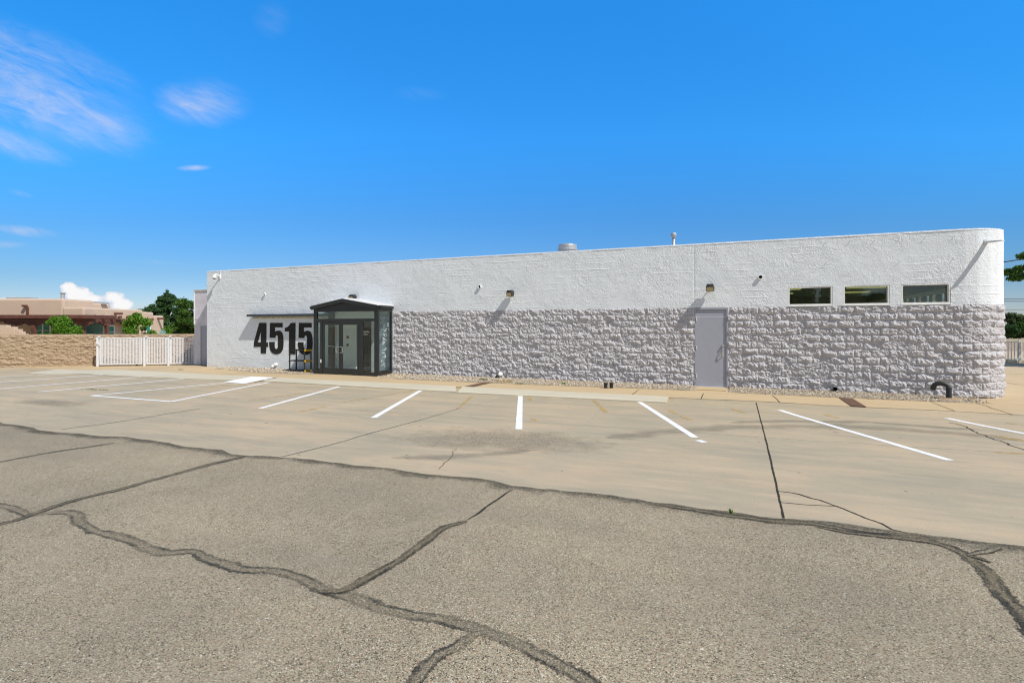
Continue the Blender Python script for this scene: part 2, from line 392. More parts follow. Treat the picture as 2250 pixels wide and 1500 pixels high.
M['ceiling'] = plain('ceiling_tile', (.50, .53, .46), .9, 0, .1, 3, .2, .1)
M['white_door'] = plain('white_inner_door', (.80, .82, .80), .5, 0, .05, 3, .4, .05)
M['curtain'] = plain('pale_curtain', (.70, .70, .62), .9, 0, .15, 14, .2, .4)
M['roof'] = plain('roof_membrane', (.55, .54, .5), .9, 0, .1, 2, .2, .3)

t = NT('lit_ceiling_panel'); e = t.n('ShaderNodeEmission'); e.inputs[0].default_value = (1.0, .88, .34, 1); e.inputs[1].default_value = .75
M['panel_light'] = t.end(e.outputs[0])

def glass(name, tint, refl, ior=1.5, boost=0.0, k=1.0):
    t = NT(name); lw = t.n('ShaderNodeLayerWeight'); lw.inputs[0].default_value = .5
    fr = t.math('ADD', t.math('MULTIPLY', t.math('POWER', lw.outputs['Facing'], 5.0), .95), .045)
    tr = t.n('ShaderNodeBsdfTransparent', Color=tint); gl = t.n('ShaderNodeBsdfGlossy', Color=refl); gl.inputs['Roughness'].default_value = .01
    mx = t.n('ShaderNodeMixShader'); t.set(mx.inputs[0], t.math('ADD', t.math('MULTIPLY', fr, k), boost, True)); t.set(mx.inputs[1], tr); t.set(mx.inputs[2], gl)
    return t.end(mx.outputs[0])
M['glass'] = glass('window_glass', (.60, .66, .62), (.92, .96, 1.0), 1.5, .01, 1.0)
M['door_glass'] = glass('door_glass', (.89, .94, .92), (.95, .97, 1.0), 1.5, .0)
M['side_glass'] = glass('tinted_side_glass', (.76, .82, .84), (.95, .97, 1.0), 1.5, .0)
M['teal_glass'] = glass('teal_blind_glass', (.6, .85, .8), (.9, .95, 1.0), 1.5, .0, .5)
M['teal_blind'] = plain('teal_blind', (.22, .44, .42), .7, 0, .2, 3, .3, .1)

t = NT('brown_split_block'); v = t.coord()
br = t.n('ShaderNodeTexNoise', Vector=t.coord((.9, .9, 3.2)), Scale=3.2, Detail=8.0, Roughness=.72).outputs[0]
c = t.ramp(br, [(.28, (.26, .185, .125)), (.45, (.35, .26, .175)), (.58, (.42, .325, .225)), (.72, (.37, .255, .17))])
c = t.mix(t.ramp(t.noise(v, 14, 5, .7), [(.56, 0.0), (.7, .6)]), c, (.56, .44, .31))
M['brown_block'] = t.end(t.pbr(c, .9, 0, t.bump(t.noise(v, 40, 4, .7), .7, .015), .2))
t = NT('adobe_plaster'); v = t.coord()
M['adobe'] = t.end(t.pbr(t.mix(t.noise(v, .6, 6, .6), (.49, .38, .29), (.58, .455, .35)), .92, 0, t.bump(t.noise(v, 7, 6, .6), .5, .03), .15))
M['brown_wood'] = plain('red_brown_timber', (.120, .050, .036), .7, 0, .3, 5, .3, .3)
M['log'] = plain('log_end', (.17, .095, .06), .8, 0, .3, 8, .2, .4)
M['bark'] = plain('bark', (.10, .075, .055), .95, 0, .35, 6, .1, .8)
M['cable'] = plain('cable_black', (.02, .02, .022), .6, 0, .1, 5, .3, .1)
M['pole_wood'] = plain('pole_wood', (.16, .12, .085), .9, 0, .3, 4, .2, .5)
M['dish'] = plain('dish_grey_green', (.20, .33, .30), .6, 0, .1, 5, .3, .1)
M['sign_red'] = plain('sign_red', (.55, .08, .05), .6, 0, .1, 5, .3, .1)
M['fence_pale'] = plain('pale_fence_paint', (.66, .66, .62), .55, 0, .1, 5, .3, .1)

def leafmat(name, c0, c1, c2):
    t = NT(name); g = t.n('ShaderNodeNewGeometry')
    c = t.ramp(g.outputs['Random Per Island'], [(0.0, c0), (.55, c1), (1.0, c2)])
    c = t.mix(t.noise(t.coord(), .9, 3), t.mix(1.0, c, (.72, .75, .72), 'MULTIPLY'), t.mix(1.0, c, (1.2, 1.2, 1.1), 'MULTIPLY'))
    d = t.pbr(c, .6, 0, None, .25); tl = t.n('ShaderNodeBsdfTranslucent', Color=c)
    mx = t.n('ShaderNodeMixShader', Fac=.3); t.set(mx.inputs[1], d); t.set(mx.inputs[2], tl)
    return t.end(mx.outputs[0])
M['leaf_dark'] = leafmat('dark_evergreen_leaf', (.030, .078, .028), (.058, .128, .040), (.098, .185, .060))
M['leaf_mid'] = leafmat('mid_green_leaf', (.036, .092, .016), (.070, .155, .026), (.125, .22, .04))
M['leaf_bright'] = leafmat('bright_leaf', (.06, .16, .012), (.11, .26, .02), (.22, .38, .05))
M['leaf_olive'] = leafmat('olive_leaf', (.05, .09, .03), (.085, .13, .045), (.12, .17, .07))
M['leaf_dry'] = leafmat('dry_grass', (.40, .26, .07), (.52, .36, .12), (.60, .44, .18))

# ------------------------------------------------------------------ ground
X0, X1 = -62.0, 60.0
xs = np.unique(np.concatenate([np.arange(X0, X1 + .1, 1.0), np.array([XK - .02, XK + .05, XK + .12, XK + .25, -23.6, -23.2, -22.9])]))
ys = np.concatenate([np.arange(-60, -6, 2.0), np.arange(-6, YS, .2), [YS]])
V = np.array([[(x, y, lot_z(x, y)) for x in xs] for y in ys])
lot = np_mesh('parking_lot', V.reshape(-1, 3), grid_faces(len(ys), len(xs)), M['concrete'], smooth=True)
tag(lot, 'tan worn concrete parking apron in front of the white building', None, None, 'structure')

xp = np.concatenate([[X0], np.arange(-34, -22, .25), [X1]]); yp = np.array([YS, 34.0]); V = np.array([[(x, y, pz(x)) for x in xp] for y in yp])
pav = np_mesh('pavement', V.reshape(-1, 3), grid_faces(2, len(xp)), M['pavement']) if False else np_mesh('pavement', np.concatenate([[(x, YS, pz(x) - .25) for x in xp], V.reshape(-1, 3)]), grid_faces(3, len(xp)), M['pavement'])
tag(pav, 'tan concrete pavement running along the building wall', None, None, 'structure')
m = MB(); m.add([(-900, -900, -.2), (900, -900, -.2), (900, 900, -.2), (-900, 900, -.2)], [(0, 1, 2, 3)])
gr = m.build('ground', M['earth']); tag(gr, 'dry brown earth reaching to the horizon', None, None, 'structure')
# earth under the lot in front must stay below the lot: the sheet is 0.2 m down

# asphalt driveway: irregular front edge of the concrete
edge_px = [(-900, 880), (-500, 897), (-200, 915), (0, 931), (84, 945), (253, 962), (338, 971), (540, 1001), (676, 1010), (760, 1018), (916, 1040), (1078, 1056), (1155, 1072), (1314, 1087), (1368, 1099), (1500, 1115), (1720, 1138), (1993, 1172), (2250, 1199), (2600, 1240)]
def smooth_line(P, step):
    P = [Vector(p) for p in P]; out = []
    for i in range(len(P) - 1):
        p0 = P[max(i - 1, 0)]; p1 = P[i]; p2 = P[i + 1]; p3 = P[min(i + 2, len(P) - 1)]
        k = max(1, int((p2 - p1).length / step))
        for j in range(k):
            s_ = j / k
            out.append(0.5 * ((2 * p1) + (p2 - p0) * s_ + (2 * p0 - 5 * p1 + 4 * p2 - p3) * s_ ** 2 + (3 * p1 - p0 - 3 * p2 + p3) * s_ ** 3))
    out.append(P[-1]); return out
E = smooth_line([G(*p) for p in edge_px], .06)
E = [Vector((X0, E[0].y + .05 * (E[0].x - X0), 0)) + (E[0] - Vector((X0, E[0].y + .05 * (E[0].x - X0), 0))) * k_ / 40 for k_ in range(40)] + E + [E[-1] + Vector((X1 - E[-1].x, -.06 * (X1 - E[-1].x), 0)) * k_ / 60 for k_ in range(1, 61)]
E = [Vector((p.x, p.y + .05 * (vnoise(np.array([p.x * 1.3]), np.array([3.1]), 5)[0] - .5) + .035 * (vnoise(np.array([p.x * 9]), np.array([1.1]), 6)[0] - .5), 0)) for p in E]
# triangle strip down to a back row
v = [(p.x, p.y, lot_z(p.x, p.y) + .004) for p in E] + [(p.x * 1.0, min(p.y - 1.2, -9.0) if False else p.y - 1.5, lot_z(p.x, p.y - 1.5) + .004) for p in E]
n = len(E); f = [(i, n + i, n + i + 1, i + 1) for i in range(n - 1)]
bk = [(E[0].x, -58), (E[-1].x, -58)]
v += [(p.x, -58, lot_z(p.x, -58) + .004) for p in E]
f += [(n + i, 2 * n + i, 2 * n + i + 1, n + i + 1) for i in range(n - 1)]
m = MB(); m.add(v, f); drv = m.build('driveway', M['asphalt'])
tag(drv, 'weathered tan-grey asphalt driveway crossed by sealed cracks', None, None, 'structure')

def ribbon(name, pts_px, width, mat, parent, dz, jit=.02, step=.07, zf=None, seed=1, taper=.5, world=False):
    P = [Vector(p) for p in pts_px] if world else [Vector(G(*p, zf)) for p in pts_px]
    L = smooth_line(P, step); r = random.Random(seed); n = len(L)
    m = MB(); uv = []; acc = 0
    ph = [r.uniform(0, 40) for _ in range(4)]
    for i, p in enumerate(L):
        d = (L[min(i + 1, n - 1)] - L[max(i - 1, 0)]); d.z = 0; d.normalize(); q = Vector((-d.y, d.x, 0))
        if i: acc += (L[i] - L[i - 1]).length
        nz = lambda k, sc: vnoise(np.array([acc * sc + ph[k]]), np.array([ph[k]]), 9)[0] - .5
        w = (width[0] + (width[1] - width[0]) * i / max(1, n - 1)) if isinstance(width, tuple) else width
        e = min(1.0, taper + acc / .35, taper + (n - 1 - i) * step / .35) if taper < 1 else 1
        c = p + q * jit * 2 * nz(0, 2.2) + q * jit * nz(3, 9)
        wl = w * .5 * (1 + .5 * nz(1, 3)) * e; wr = w * .5 * (1 + .5 * nz(2, 3)) * e
        for s_, ww in ((1, wl), (0, 0), (-1, wr)):
            x, y = (c + q * s_ * ww).xy
            m.v.append((x, y, (lot_z(x, y) if zf is None else zf) + dz)); uv.append((.5 + s_ * .5, acc))
    for i in range(n - 1):
        for k in (0, 1):
            a = i * 3 + k; m.f.append((a, a + 1, a + 4, a + 3)); m.m.append(0)
    m.uv = uv
    return m.build(name, mat, parent)

main = [(61, 1133), (135, 1129), (169, 1138), (203, 1165), (270, 1185), (338, 1209), (368, 1215), (422, 1211), (473, 1232), (540, 1249), (608, 1253), (659, 1268), (709, 1293), (760, 1307), (841, 1334), (909, 1347), (1010, 1369), (1044, 1381), (1095, 1393), (1162, 1420), (1213, 1449), (1267, 1486), (1310, 1525), (1380, 1620)]
ribbon('crack_sealant', main, (.15, .15), M['seal'], drv, .005, .03, seed=1)
ribbon('crack_sealant', [(700, 1300), (748, 1299), (791, 1283), (851, 1246), (892, 1219), (943, 1185), (976, 1161), (1027, 1146)], (.14, .13), M['seal_dark'], drv, .007, .02, seed=2)
ribbon('crack_sealant', [(1070, 1388), (1034, 1393), (1003, 1418), (970, 1438), (943, 1465), (919, 1499), (885, 1570)], .115, M['seal'], drv, .007, .02, seed=3)
ribbon('crack_sealant', [(-200, 1200), (0, 1152), (61, 1134), (135, 1109), (203, 1091), (270, 1074), (372, 1046), (405, 1037), (470, 1019), (540, 1003)], (.10, .15), M['seal_dark'], drv, .007, .02, seed=4)
ribbon('crack_sealant', [(-250, 1060), (0, 1015), (101, 996), (203, 981), (250, 973)], (.07, .13), M['seal_dark'], drv, .005, .02, seed=5)
ribbon('crack_sealant', [(-150, 1085), (0, 1113), (30, 1119), (58, 1133)], .14, M['seal'], drv, .006, .02, seed=6)
ribbon('crack_sealant', [(1794, 1156), (1862, 1169), (1997, 1184), (2064, 1196), (2115, 1215), (2166, 1251), (2199, 1289), (2226, 1323), (2250, 1352), (2300, 1440)], (.13, .18), M['seal_dark'], drv, .007, .02, seed=7)
ribbon('crack_sealant', [(2130, 1222), (2153, 1218), (2200, 1205)], .09, M['seal'], drv, .009, .02, seed=8)
ribbon('crack_sealant', [(2125, 1222), (2150, 1228), (2178, 1238)], .10, M['seal_dark'], drv, .011, .02, seed=81)
ribbon('crack', [(1030, 1142), (1064, 1119), (1095, 1097), (1124, 1077)], .035, M['crack'], drv, .006, .03, seed=9)
ribbon('crumbled_edge', [(p.x, p.y - .15, 0) for p in E[::8]], .36, M['edge'], drv, .0055, .06, step=.12, seed=11, world=True)
ribbon('crumbled_edge', [(1440, 1112), (1600, 1134), (1720, 1147), (1840, 1163), (1950, 1176), (2060, 1192)], .16, M['seal_dark'], drv, .0062, .05, seed=12)

# concrete joints and cracks
def joint(pts, w, mat='crack', jit=.012, par=None, zf=None, seed=1, dz=.003, name='joint'): return ribbon(name, pts, w, M[mat], par or lot, dz, jit, .08, zf, seed, .9)
joint([(1661, 884), (1668, 910), (1685, 975), (1705, 1062), (1722, 1139)], .032, jit=.003, seed=21)
joint([(1713, 1078), (1754, 1086), (1781, 1095), (1839, 1110), (1877, 1124), (1908, 1138), (1935, 1150), (1959, 1163), (1992, 1172)], .028, jit=.05, seed=22, name='crack')
joint([(1716, 1102), (1771, 1107), (1841, 1111)], .018, jit=.035, seed=23, name='crack')
joint([(2086, 928), (2130, 940), (2174, 961), (2210, 974), (2250, 990), (2400, 1040)], .035, jit=.06, seed=24, name='crack')
joint([(1122, 867), (1027, 893), (929, 920), (807, 952), (740, 972), (620, 1002)], .07, 'joint_pale', seed=25)
joint([(1010, 896.5), (929, 921), (807, 953.5), (740, 973.5), (620, 1003.5)], .020, 'crack', seed=26, jit=.006, dz=.0045)
joint([(740, 896), (858, 904), (1010, 915), (1179, 928), (1280, 934), (1500, 948), (1685, 961), (1891, 974), (2250, 996)], .05, 'joint_pale', seed=27)
joint([(1331, 891), (1284, 933)], .06, 'joint_pale', seed=28)
joint([(135, 942), (236, 929), (338, 913), (439, 897), (557, 881), (659, 866), (760, 852)], .06, 'joint_pale', seed=29)
joint([(135, 943.2), (236, 930.2), (338, 914.2), (439, 898)], .022, 'crack', seed=30, dz=.0045)
joint([(1904, 914), (2060, 922.5)], .08, 'joint_pale', seed=31)
joint([(-100, 848), (0, 880), (120, 884), (300, 872)], .04, 'joint_pale', seed=32)
joint([(957, 1030), (985, 1008), (1010, 985)], .012, 'crack', jit=.05, seed=33, name='crack')
# tyre grime swept along the stalls
for i, (pts, w) in enumerate([([(1330, 962), (1500, 946), (1680, 936), (1950, 942), (2250, 966)], 1.0), ([(1600, 928), (1850, 926), (2150, 944)], .6), ([(860, 1006), (1000, 1000), (1090, 996), (1180, 988)], .6)]):
    ribbon('grime_streak', pts, w, M['stain'], lot, .0022 + .0003 * i, .10, .2, None, 40 + i, .1)
# exposed aggregate patch
c = G(1105, 966); m = MB(); uv = [(0, 0)]; m.v.append((c[0], c[1], lot_z(c[0], c[1]) + .0048)); K = 40
for k in range(K):
    a = 2 * PI * k / K; x = c[0] + 2.1 * math.cos(a) + .5 * math.sin(a); y = c[1] + 1.25 * math.sin(a); m.v.append((x, y, lot_z(x, y) + .0048)); uv.append((1, 0))
for k in range(K): m.f.append((0, 1 + k, 1 + (k + 1) % K)); m.m.append(0)
m.uv = uv; m.build('worn_patch', M['aggregate'], lot)
for q, (px, py, rx, ry) in enumerate([(112, 885, 1.6, .5)]):
    c = G(px, py); m = MB(); uv = [(0, 0)]; m.v.append((c[0], c[1], lot_z(c[0], c[1]) + .0052))
    for k in range(K):
        a = 2 * PI * k / K; x = c[0] + rx * math.cos(a); y = c[1] + ry * math.sin(a); m.v.append((x, y, lot_z(x, y) + .0052)); uv.append((1, 0))
    for k in range(K): m.f.append((0, 1 + k, 1 + (k + 1) % K)); m.m.append(0)
    m.uv = uv; m.build('worn_patch', M['aggregate'], lot)

def line(p, q, w, mat, name, dz=.006, parent=lot):
    a = Vector(G(*p)); b = Vector(G(*q)); d = (b - a); d.z = 0; L = d.length; d.normalize(); n = Vector((-d.y, d.x, 0)) * w / 2
    k = max(2, int(L / .4)); m = MB()
    for i in range(k + 1):
        c = a + (b - a) * i / k
        for s_ in (1, -1):
            jx = .004 * math.sin(i * 3.1 + s_); x, y = (c + n * s_ * (1 + jx * 6)).xy; m.v.append((x, y, lot_z(x, y) + dz))
    for i in range(k): m.f.append((2 * i, 2 * i + 1, 2 * i + 3, 2 * i + 2)); m.m.append(0)
    return m.build(name, mat, parent)
WL = [((-260, 842), (132, 820.5)), ((-320, 861), (225, 824)), ((-300, 879), (314, 828)), ((83, 860.8), (415, 831.5)), ((201, 869), (497, 841)), ((201, 869), (376, 882)), ((376, 882), (592, 839.5)), ((746, 849), (572, 897)), ((924, 858), (820, 918)), ((1143.5, 869), (1140, 943)), ((1405, 883), (1527, 961)), ((1533, 967), (1549, 972)), ((1713, 900.5), (2087, 1011)), ((2080, 918.5), (2440, 988))]
for i, (p, q) in enumerate(WL): line(p, q, .115 if i < 7 else .125, M['white_line'], 'parking_line', .0032 + .0004 * (i % 3))
YL = [((300, 862), (352, 860)), ((415, 856), (507, 846)), ((547, 880), (659, 864)), ((659, 904), (716, 893)), ((753, 884), (912, 857)), ((1008, 897), (1036, 870)), ((1163, 872), (1164, 880)), ((1170, 920), (1176, 926)), ((1304, 879), (1333, 907)), ((1470, 901), (1518, 924)), ((1603, 896), (1641, 908)), ((1813, 911), (1841, 919)), ((2175, 955), (2290, 976)), ((2188, 994), (2280, 999)), ((2210, 929), (2260, 936))]
for i, (p, q) in enumerate(YL): line(p, q, .11, M['yellow_line'], 'faded_yellow_line', .0053)

# kerb: pale band with a lip, broken by the white ramp and by the drain channel
def kerb_piece(front, back, cut0=0.0, cut1=0.0):
    m = MB(); n = len(front); prof = [(0.0, -.06), (0.0, -.004), (.04, .014), (.12, .02), (1.0, .016), (1.0, -.06)]
    for a, b in zip(front, back):
        for k, z in prof: m.v.append((a[0] + (b[0] - a[0]) * k, a[1] + (b[1] - a[1]) * k, z + pz(a[0])))
    K = len(prof)
    for i in range(n - 1):
        for k in range(K - 1): m.f.append((i * K + k, (i + 1) * K + k, (i + 1) * K + k + 1, i * K + k + 1)); m.m.append(0)
    m.f.append(tuple(range(K))[::-1]); m.f.append(tuple(range((n - 1) * K, n * K))); m.m += [0, 0]
    return m
def kf(px, py): p = G(px, py, .0); return (p[0], p[1])
kroot = thing('kerb', (0, YK, 0), 'pale concrete kerb band along the pavement edge', None); kroot['kind'] = 'structure'
def kseg(fr, bl, br):
    F_ = [kf(*p) for p in fr]; n = len(F_); P = smooth_line([(a, b, 0) for a, b in F_], .35); F_ = [(p.x, p.y + random.uniform(-.012, .012)) for p in P]; n = len(F_)
    B = [(bl + (br - bl) * i / (n - 1), YS + .006) for i in range(n)]
    kerb_piece(F_, B).build('kerb_section', M['kerb'], kroot)
kseg([(66, 814), (150, 818), (250, 824), (395, 830.5), (516, 834.5)], G(72, 808, 0)[0] + .5, G(556, 829, 0)[0] - .25)
kseg([(578, 836), (700, 843), (872, 853), (1002, 859.5)], G(608, 831, 0)[0], G(1012, 852, 0)[0] - .30)
kseg([(1006, 861), (1130, 867), (1300, 875), (1463, 883)], G(1014, 851.5, 0)[0] - .05, G(1469, 872, 0)[0])
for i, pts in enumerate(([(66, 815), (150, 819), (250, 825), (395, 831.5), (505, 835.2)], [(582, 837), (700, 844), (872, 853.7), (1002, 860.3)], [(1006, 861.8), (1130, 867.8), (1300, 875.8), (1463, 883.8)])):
    ribbon('kerb_gap_shadow', pts, .035, M['crack'], lot, .004, .008, .1, None, 90 + i, .9)  # dark ribbon painting the shadow line where kerb front meets the lot
# the ramp painted solid white
q5 = [G(493, 839.8), G(537, 843.2), G(604, 830.1, .0), G(554, 828.1, .0)]; m = MB()
m.v = [(a[0], a[1], z) for a, z in zip(q5, (lot_z(*q5[0][:2]) + .006, lot_z(*q5[1][:2]) + .006, .021, .021))] + [(a[0], a[1], -.06) for a in q5]; m.f = [(0, 1, 2, 3), (0, 4, 5, 1), (1, 5, 6, 2), (2, 6, 7, 3), (3, 7, 4, 0)]; m.m = [0] * 5; m.build('kerb_ramp', M['kerb'], kroot)
m = MB(); q4 = [G(491, 840), G(537, 843.5), G(605, 830, .004), G(553, 828, .004)]
m.v = [(q4[0][0], q4[0][1], lot_z(*q4[0][:2]) + .012), (q4[1][0], q4[1][1], lot_z(*q4[1][:2]) + .012), (q4[2][0], q4[2][1], .026), (q4[3][0], q4[3][1], .026)]; m.f = [(0, 1, 2, 3)]; m.m = [0]
m.build('painted_ramp', M['white_line'], lot)

pj = lambda a, b, w=.03, s_=1: joint([a, ((a[0] + b[0]) / 2, (a[1] + b[1]) / 2), b], w, par=pav, zf=0.0, seed=s_, dz=.003)
for i, (a, b) in enumerate([((1405, 855), (1388, 868)), ((1546, 864), (1541, 876)), ((1698, 868), (1713, 884)), ((2044, 882), (2098, 903)), ((2118, 876), (2224, 911)), ((470, 824), (549, 818))]): pj(a, b, .028, 60 + i)
joint([(1469, 873), (1547, 876.5), (1690, 882.5), (1800, 890), (1900, 894.5), (2100, 903.5), (2225, 911), (2500, 930)], .035, jit=.03, par=lot, zf=0.0, seed=70, dz=.004)
joint([(2212, 820), (2260, 822), (2400, 826)], .06, par=pav, zf=0.0, seed=71); joint([(2212, 841), (2260, 846), (2400, 853)], .05, par=pav, zf=0.0, seed=72)

# drain covers let into the pavement
def plate(px0, px1, label):
    xa = G(*px0, 0)[0]; xb = xa + .30; o = thing('drain_cover', (xa, -2, 0), label, 'drain cover', 'steel drain covers across the pavement')
    m = MB(); m.box(xa, xb, YS - .06, -1.25, .004, .014); m.build('cover_plate', M['rust'], o, bevel=.003)
    m = MB(); m.box(xa + .02, xb - .02, YS - .075, YS - .0605, -.030, .012); m.build('channel_mouth', M['void'], o)
plate((1874, 895), None, 'rusty steel drain cover below the three windows'); plate((1007, 852.5), None, 'rusty steel drain cover crossing the pavement near the kerb gap')

# gravel strip
gx0, gx1 = S(500), S(2140)
gl = [(G(500, 812.5, 0)), (G(560, 818, 0)), (G(640, 821, 0)), (G(866, 832, 0)), (G(1000, 838, 0)), (G(1200, 846, 0)), (G(1400, 853, 0)), (G(1520, 858, 0)), (G(1527, 858.5, 0))]
gr2 = [(G(1603, 862, 0)), (G(1830, 873, 0)), (G(2000, 880, 0)), (G(2100, 884, 0)), (G(2140, 885, 0))]
def gy(x):
    L = gl if x < (gl[-1][0] + gr2[0][0]) / 2 else gr2
    return float(np.interp(x, [p[0] for p in L], [p[1] for p in L]))
DX0, DX1 = S(1527), S(1600)
m = MB()
for L in ([q for q in gl[:3]] + [G(688, 822, 0)], [G(868, 832, 0)] + gl[4:], gr2):
    P = [(p[0], p[1]) for p in L]; k = len(P)
    m.add([(a, b, .006) for a, b in P] + [(a, .0, .05) for a, b in P], [(i, i + 1, k + i + 1, k + i) for i in range(k - 1)])
bed = m.build('gravel_bed', M['gravel_bed']); tag(bed, 'strip of bare grit under the stones at the wall foot', None, None, 'structure')
ico = bmesh.new(); bmesh.ops.create_icosphere(ico, subdivisions=1, radius=1.0)
iv = np.array([v.co[:] for v in ico.verts]); ico.verts.index_update(); if_ = np.array([[v.index for v in f.verts] for f in ico.faces]); ico.free()
def stones(n, seed, zone):
    r = np.random.default_rng(seed); Vs = []; Fs = []; k = 0
    while k < n:
        x = r.uniform(gx0, gx1); y0 = gy(x)
        if DX0 - .02 < x < DX1 + .02: continue
        y = y0 + (0.0 - y0) * r.random() ** .9 + r.normal() * .03
        if S(690, -.95) - .02 < x < S(866): continue
        if y > -.02: continue
        s_ = r.uniform(.010, .026) * np.array([1, r.uniform(.6, 1), r.uniform(.45, .8)])
        a = r.uniform(0, 6.28); R = np.array([[np.cos(a), -np.sin(a), 0], [np.sin(a), np.cos(a), 0], [0, 0, 1]])
        P = (iv * (1 + r.normal(size=(len(iv), 1)) * .16) * s_) @ R.T + np.array([x, y, .01 + .04 * (y - y0) / max(.1, -y0) + r.uniform(0, .012)])
        Vs.append(P); Fs.append(if_ + len(iv) * k); k += 1
    return np.concatenate(Vs), np.concatenate(Fs)
Vs, Fs = stones(11000, 3, None)
gv = np_mesh('gravel', Vs, Fs, M['gravel']); tag(gv, 'pale river gravel strip at the foot of the block wall', 'gravel', None, 'stuff')

# ------------------------------------------------------------------ the building
XL = S(456); XR = 5.6; RC = 1.12; ZT = 4.40; ZS = 2.45; XV = S(868)   # split face starts right of the vestibule
SY = -.03                                                             # stucco stands proud of the block face
bld = thing('commercial_building', (XL, 0, 0), 'long white stucco building with grey split block base and rounded corner', 'building')

def path(L, facet=None):
    """plan point and outward normal at distance L along the facade, then round the corner"""
    L = np.asarray(L, float); a = np.clip((L - XR) / RC, 0, PI / 2)
    if facet:
        k = np.floor(a / facet); k = np.minimum(k, round(PI / 2 / facet) - 1); a0 = k * facet; fr = (a - a0) / facet
        x0, y0 = np.sin(a0), 1 - np.cos(a0); x1, y1 = np.sin(a0 + facet), 1 - np.cos(a0 + facet)
        cx = x0 + (x1 - x0) * fr; cy = y0 + (y1 - y0) * fr; an = a0 + facet / 2
        an = np.where(a <= 0, 0, an)
    else:
        cx, cy, an = np.sin(a), 1 - np.cos(a), a
    x = np.where(L < XR, L, XR + RC * cx); y = np.where(L < XR, 0, RC * cy)
    return x, y, np.sin(an), -np.cos(an)

WIN = []
for a, b, yt, yb in ((1731, 1829, 631, 672), (1852, 1954, 626.5, 670), (1979, 2088, 621.5, 668)):
    x0, x1 = S(a), S(b); WIN.append((x0, x1, 2.468, 3.005))
LEND = XR + RC * PI / 2
# split-face masonry, real relief
CH = ZS / 12.0; BL = .405
Lg = np.unique(np.concatenate([np.arange(XV, LEND, .0125), [DX0, DX1, LEND, XR]])); zg = np.arange(0, ZS + .001, CH / 17.0)
LL, ZZ = np.meshgrid(Lg, zg)
crs = np.minimum(np.floor(ZZ / CH + 1e-6), 11).astype(int); vz = ZZ / CH - crs
offs = np.where(crs % 2 == 0, 0.0, BL / 2); bi = np.floor((LL + offs + 40) / BL).astype(int); ux = (LL + offs + 40) / BL - bi
r1 = np.random.default_rng(5).random((256, 64, 6)); R6 = r1[bi & 255, crs & 63]
du = np.minimum(ux, 1 - ux) * BL; dv = np.minimum(vz, 1 - vz) * CH
joint_m = np.clip(np.minimum(du, dv) / .011, 0, 1)
edge_m = np.clip(np.minimum(du, dv) / .05, 0, 1) ** .6
near = np.clip((LL + 12) / 17, 0, 1) ** 1.3                        # the blocks get bolder towards the corner
joint_m = np.clip((np.minimum(du, dv) - .005) / .009, 0, 1)
pil = (R6[..., 0] ** 1.2) * .050 * (1 - np.abs(2 * vz - .9 + .5 * (R6[..., 1] - .5)) ** 2.0) * (1 - np.abs(2 * ux - 1) ** 5)
tilt = (R6[..., 2] - .5) * .05 * (ux - .5) * 2 + (R6[..., 3] - .5) * .05 * (vz - .5) * 2
wx = LL + .06 * vnoise(LL * 8, ZZ * 8, 31) + .35 * ZZ; wz = ZZ + .06 * vnoise(LL * 8, ZZ * 8, 32)
sh = R6[..., 4] * 3
def fac(u, v, seed):                       # broken facets: the nearer of two slopes
    n = vnoise(u, v, seed); return np.minimum(n, .35 + .65 * vnoise(u * .8 + 7.3, v * .8 + 3.1, seed + 50))
fb = .075 * (fac(wx * 3.6 + sh * .6, wz * 6 + sh * .3, 1) - .4) + 0.062 * (fac(wx * 9 + sh, wz * 11, 2) - .4) + .050 * (fac(wx * 20, wz * 22 + sh, 3) - .4) + .036 * (vnoise(wx * 42, wz * 44, 4) - .5)
h = .028 + (.22 + .78 * near) * tilt * .6 + near * .85 * pil * edge_m + fb * (1 - .25 * near) * (1 - .4 * np.clip((LL - XR) / .8, 0, 1))
jl = .036 - .010 * near
dm = np.minimum(du, dv)
h = np.minimum(np.clip(h, .0, .10), jl + .004 + (.22 + .75 * R6[..., 5] ** 2 + .65 * near) * np.maximum(dm - .006, 0)); h = jl + (h - jl) * joint_m
h[ZZ < CH * .12] *= .6
px_, py_, nx_, ny_ = path(LL)
V = np.stack([px_ + nx_ * h, py_ + ny_ * h, ZZ], -1)
lm = (Lg[:-1] + Lg[1:]) / 2
mask = np.ones((len(zg) - 1, len(Lg) - 1), bool); mask[:, (lm > DX0) & (lm < DX1)] = False
np_mesh('split_block_wall', V.reshape(-1, 3), grid_faces(len(zg), len(Lg), mask), M['split'], bld, smooth=False)

# stucco
holes = WIN
Lg = np.unique(np.round(np.concatenate([np.arange(XL, XR, .05), np.linspace(XR, LEND, 31), [XV, S(1524), S(1524) + .012] + [w for h_ in holes for w in h_[:2]]]), 4))
zg = np.unique(np.round(np.concatenate([np.arange(0, ZT, .05), [ZS, ZT, 2.468, 3.005]]), 4))
LL, ZZ = np.meshgrid(Lg, zg)
px_, py_, nx_, ny_ = path(LL, PI / 2 / 6)
h = -SY + .010 * (vnoise(LL * 1.7, ZZ * 2.3, 21) - .5) + .006 * (vnoise(LL * 6, ZZ * 8, 22) - .5)
top = ZZ >= ZT - .001
V = np.stack([px_ + nx_ * h, py_ + ny_ * h, ZZ + np.where(top, .018 * (vnoise(LL * 2.0, ZZ * 0, 23) - .5) + .012 * (vnoise(LL * 9, ZZ * 0, 24) - .5), 0)], -1)
lm = ((Lg[:-1] + Lg[1:]) / 2)[None, :]; zm = ((zg[:-1] + zg[1:]) / 2)[:, None]
mask = ~((lm > XV) & (zm < ZS))
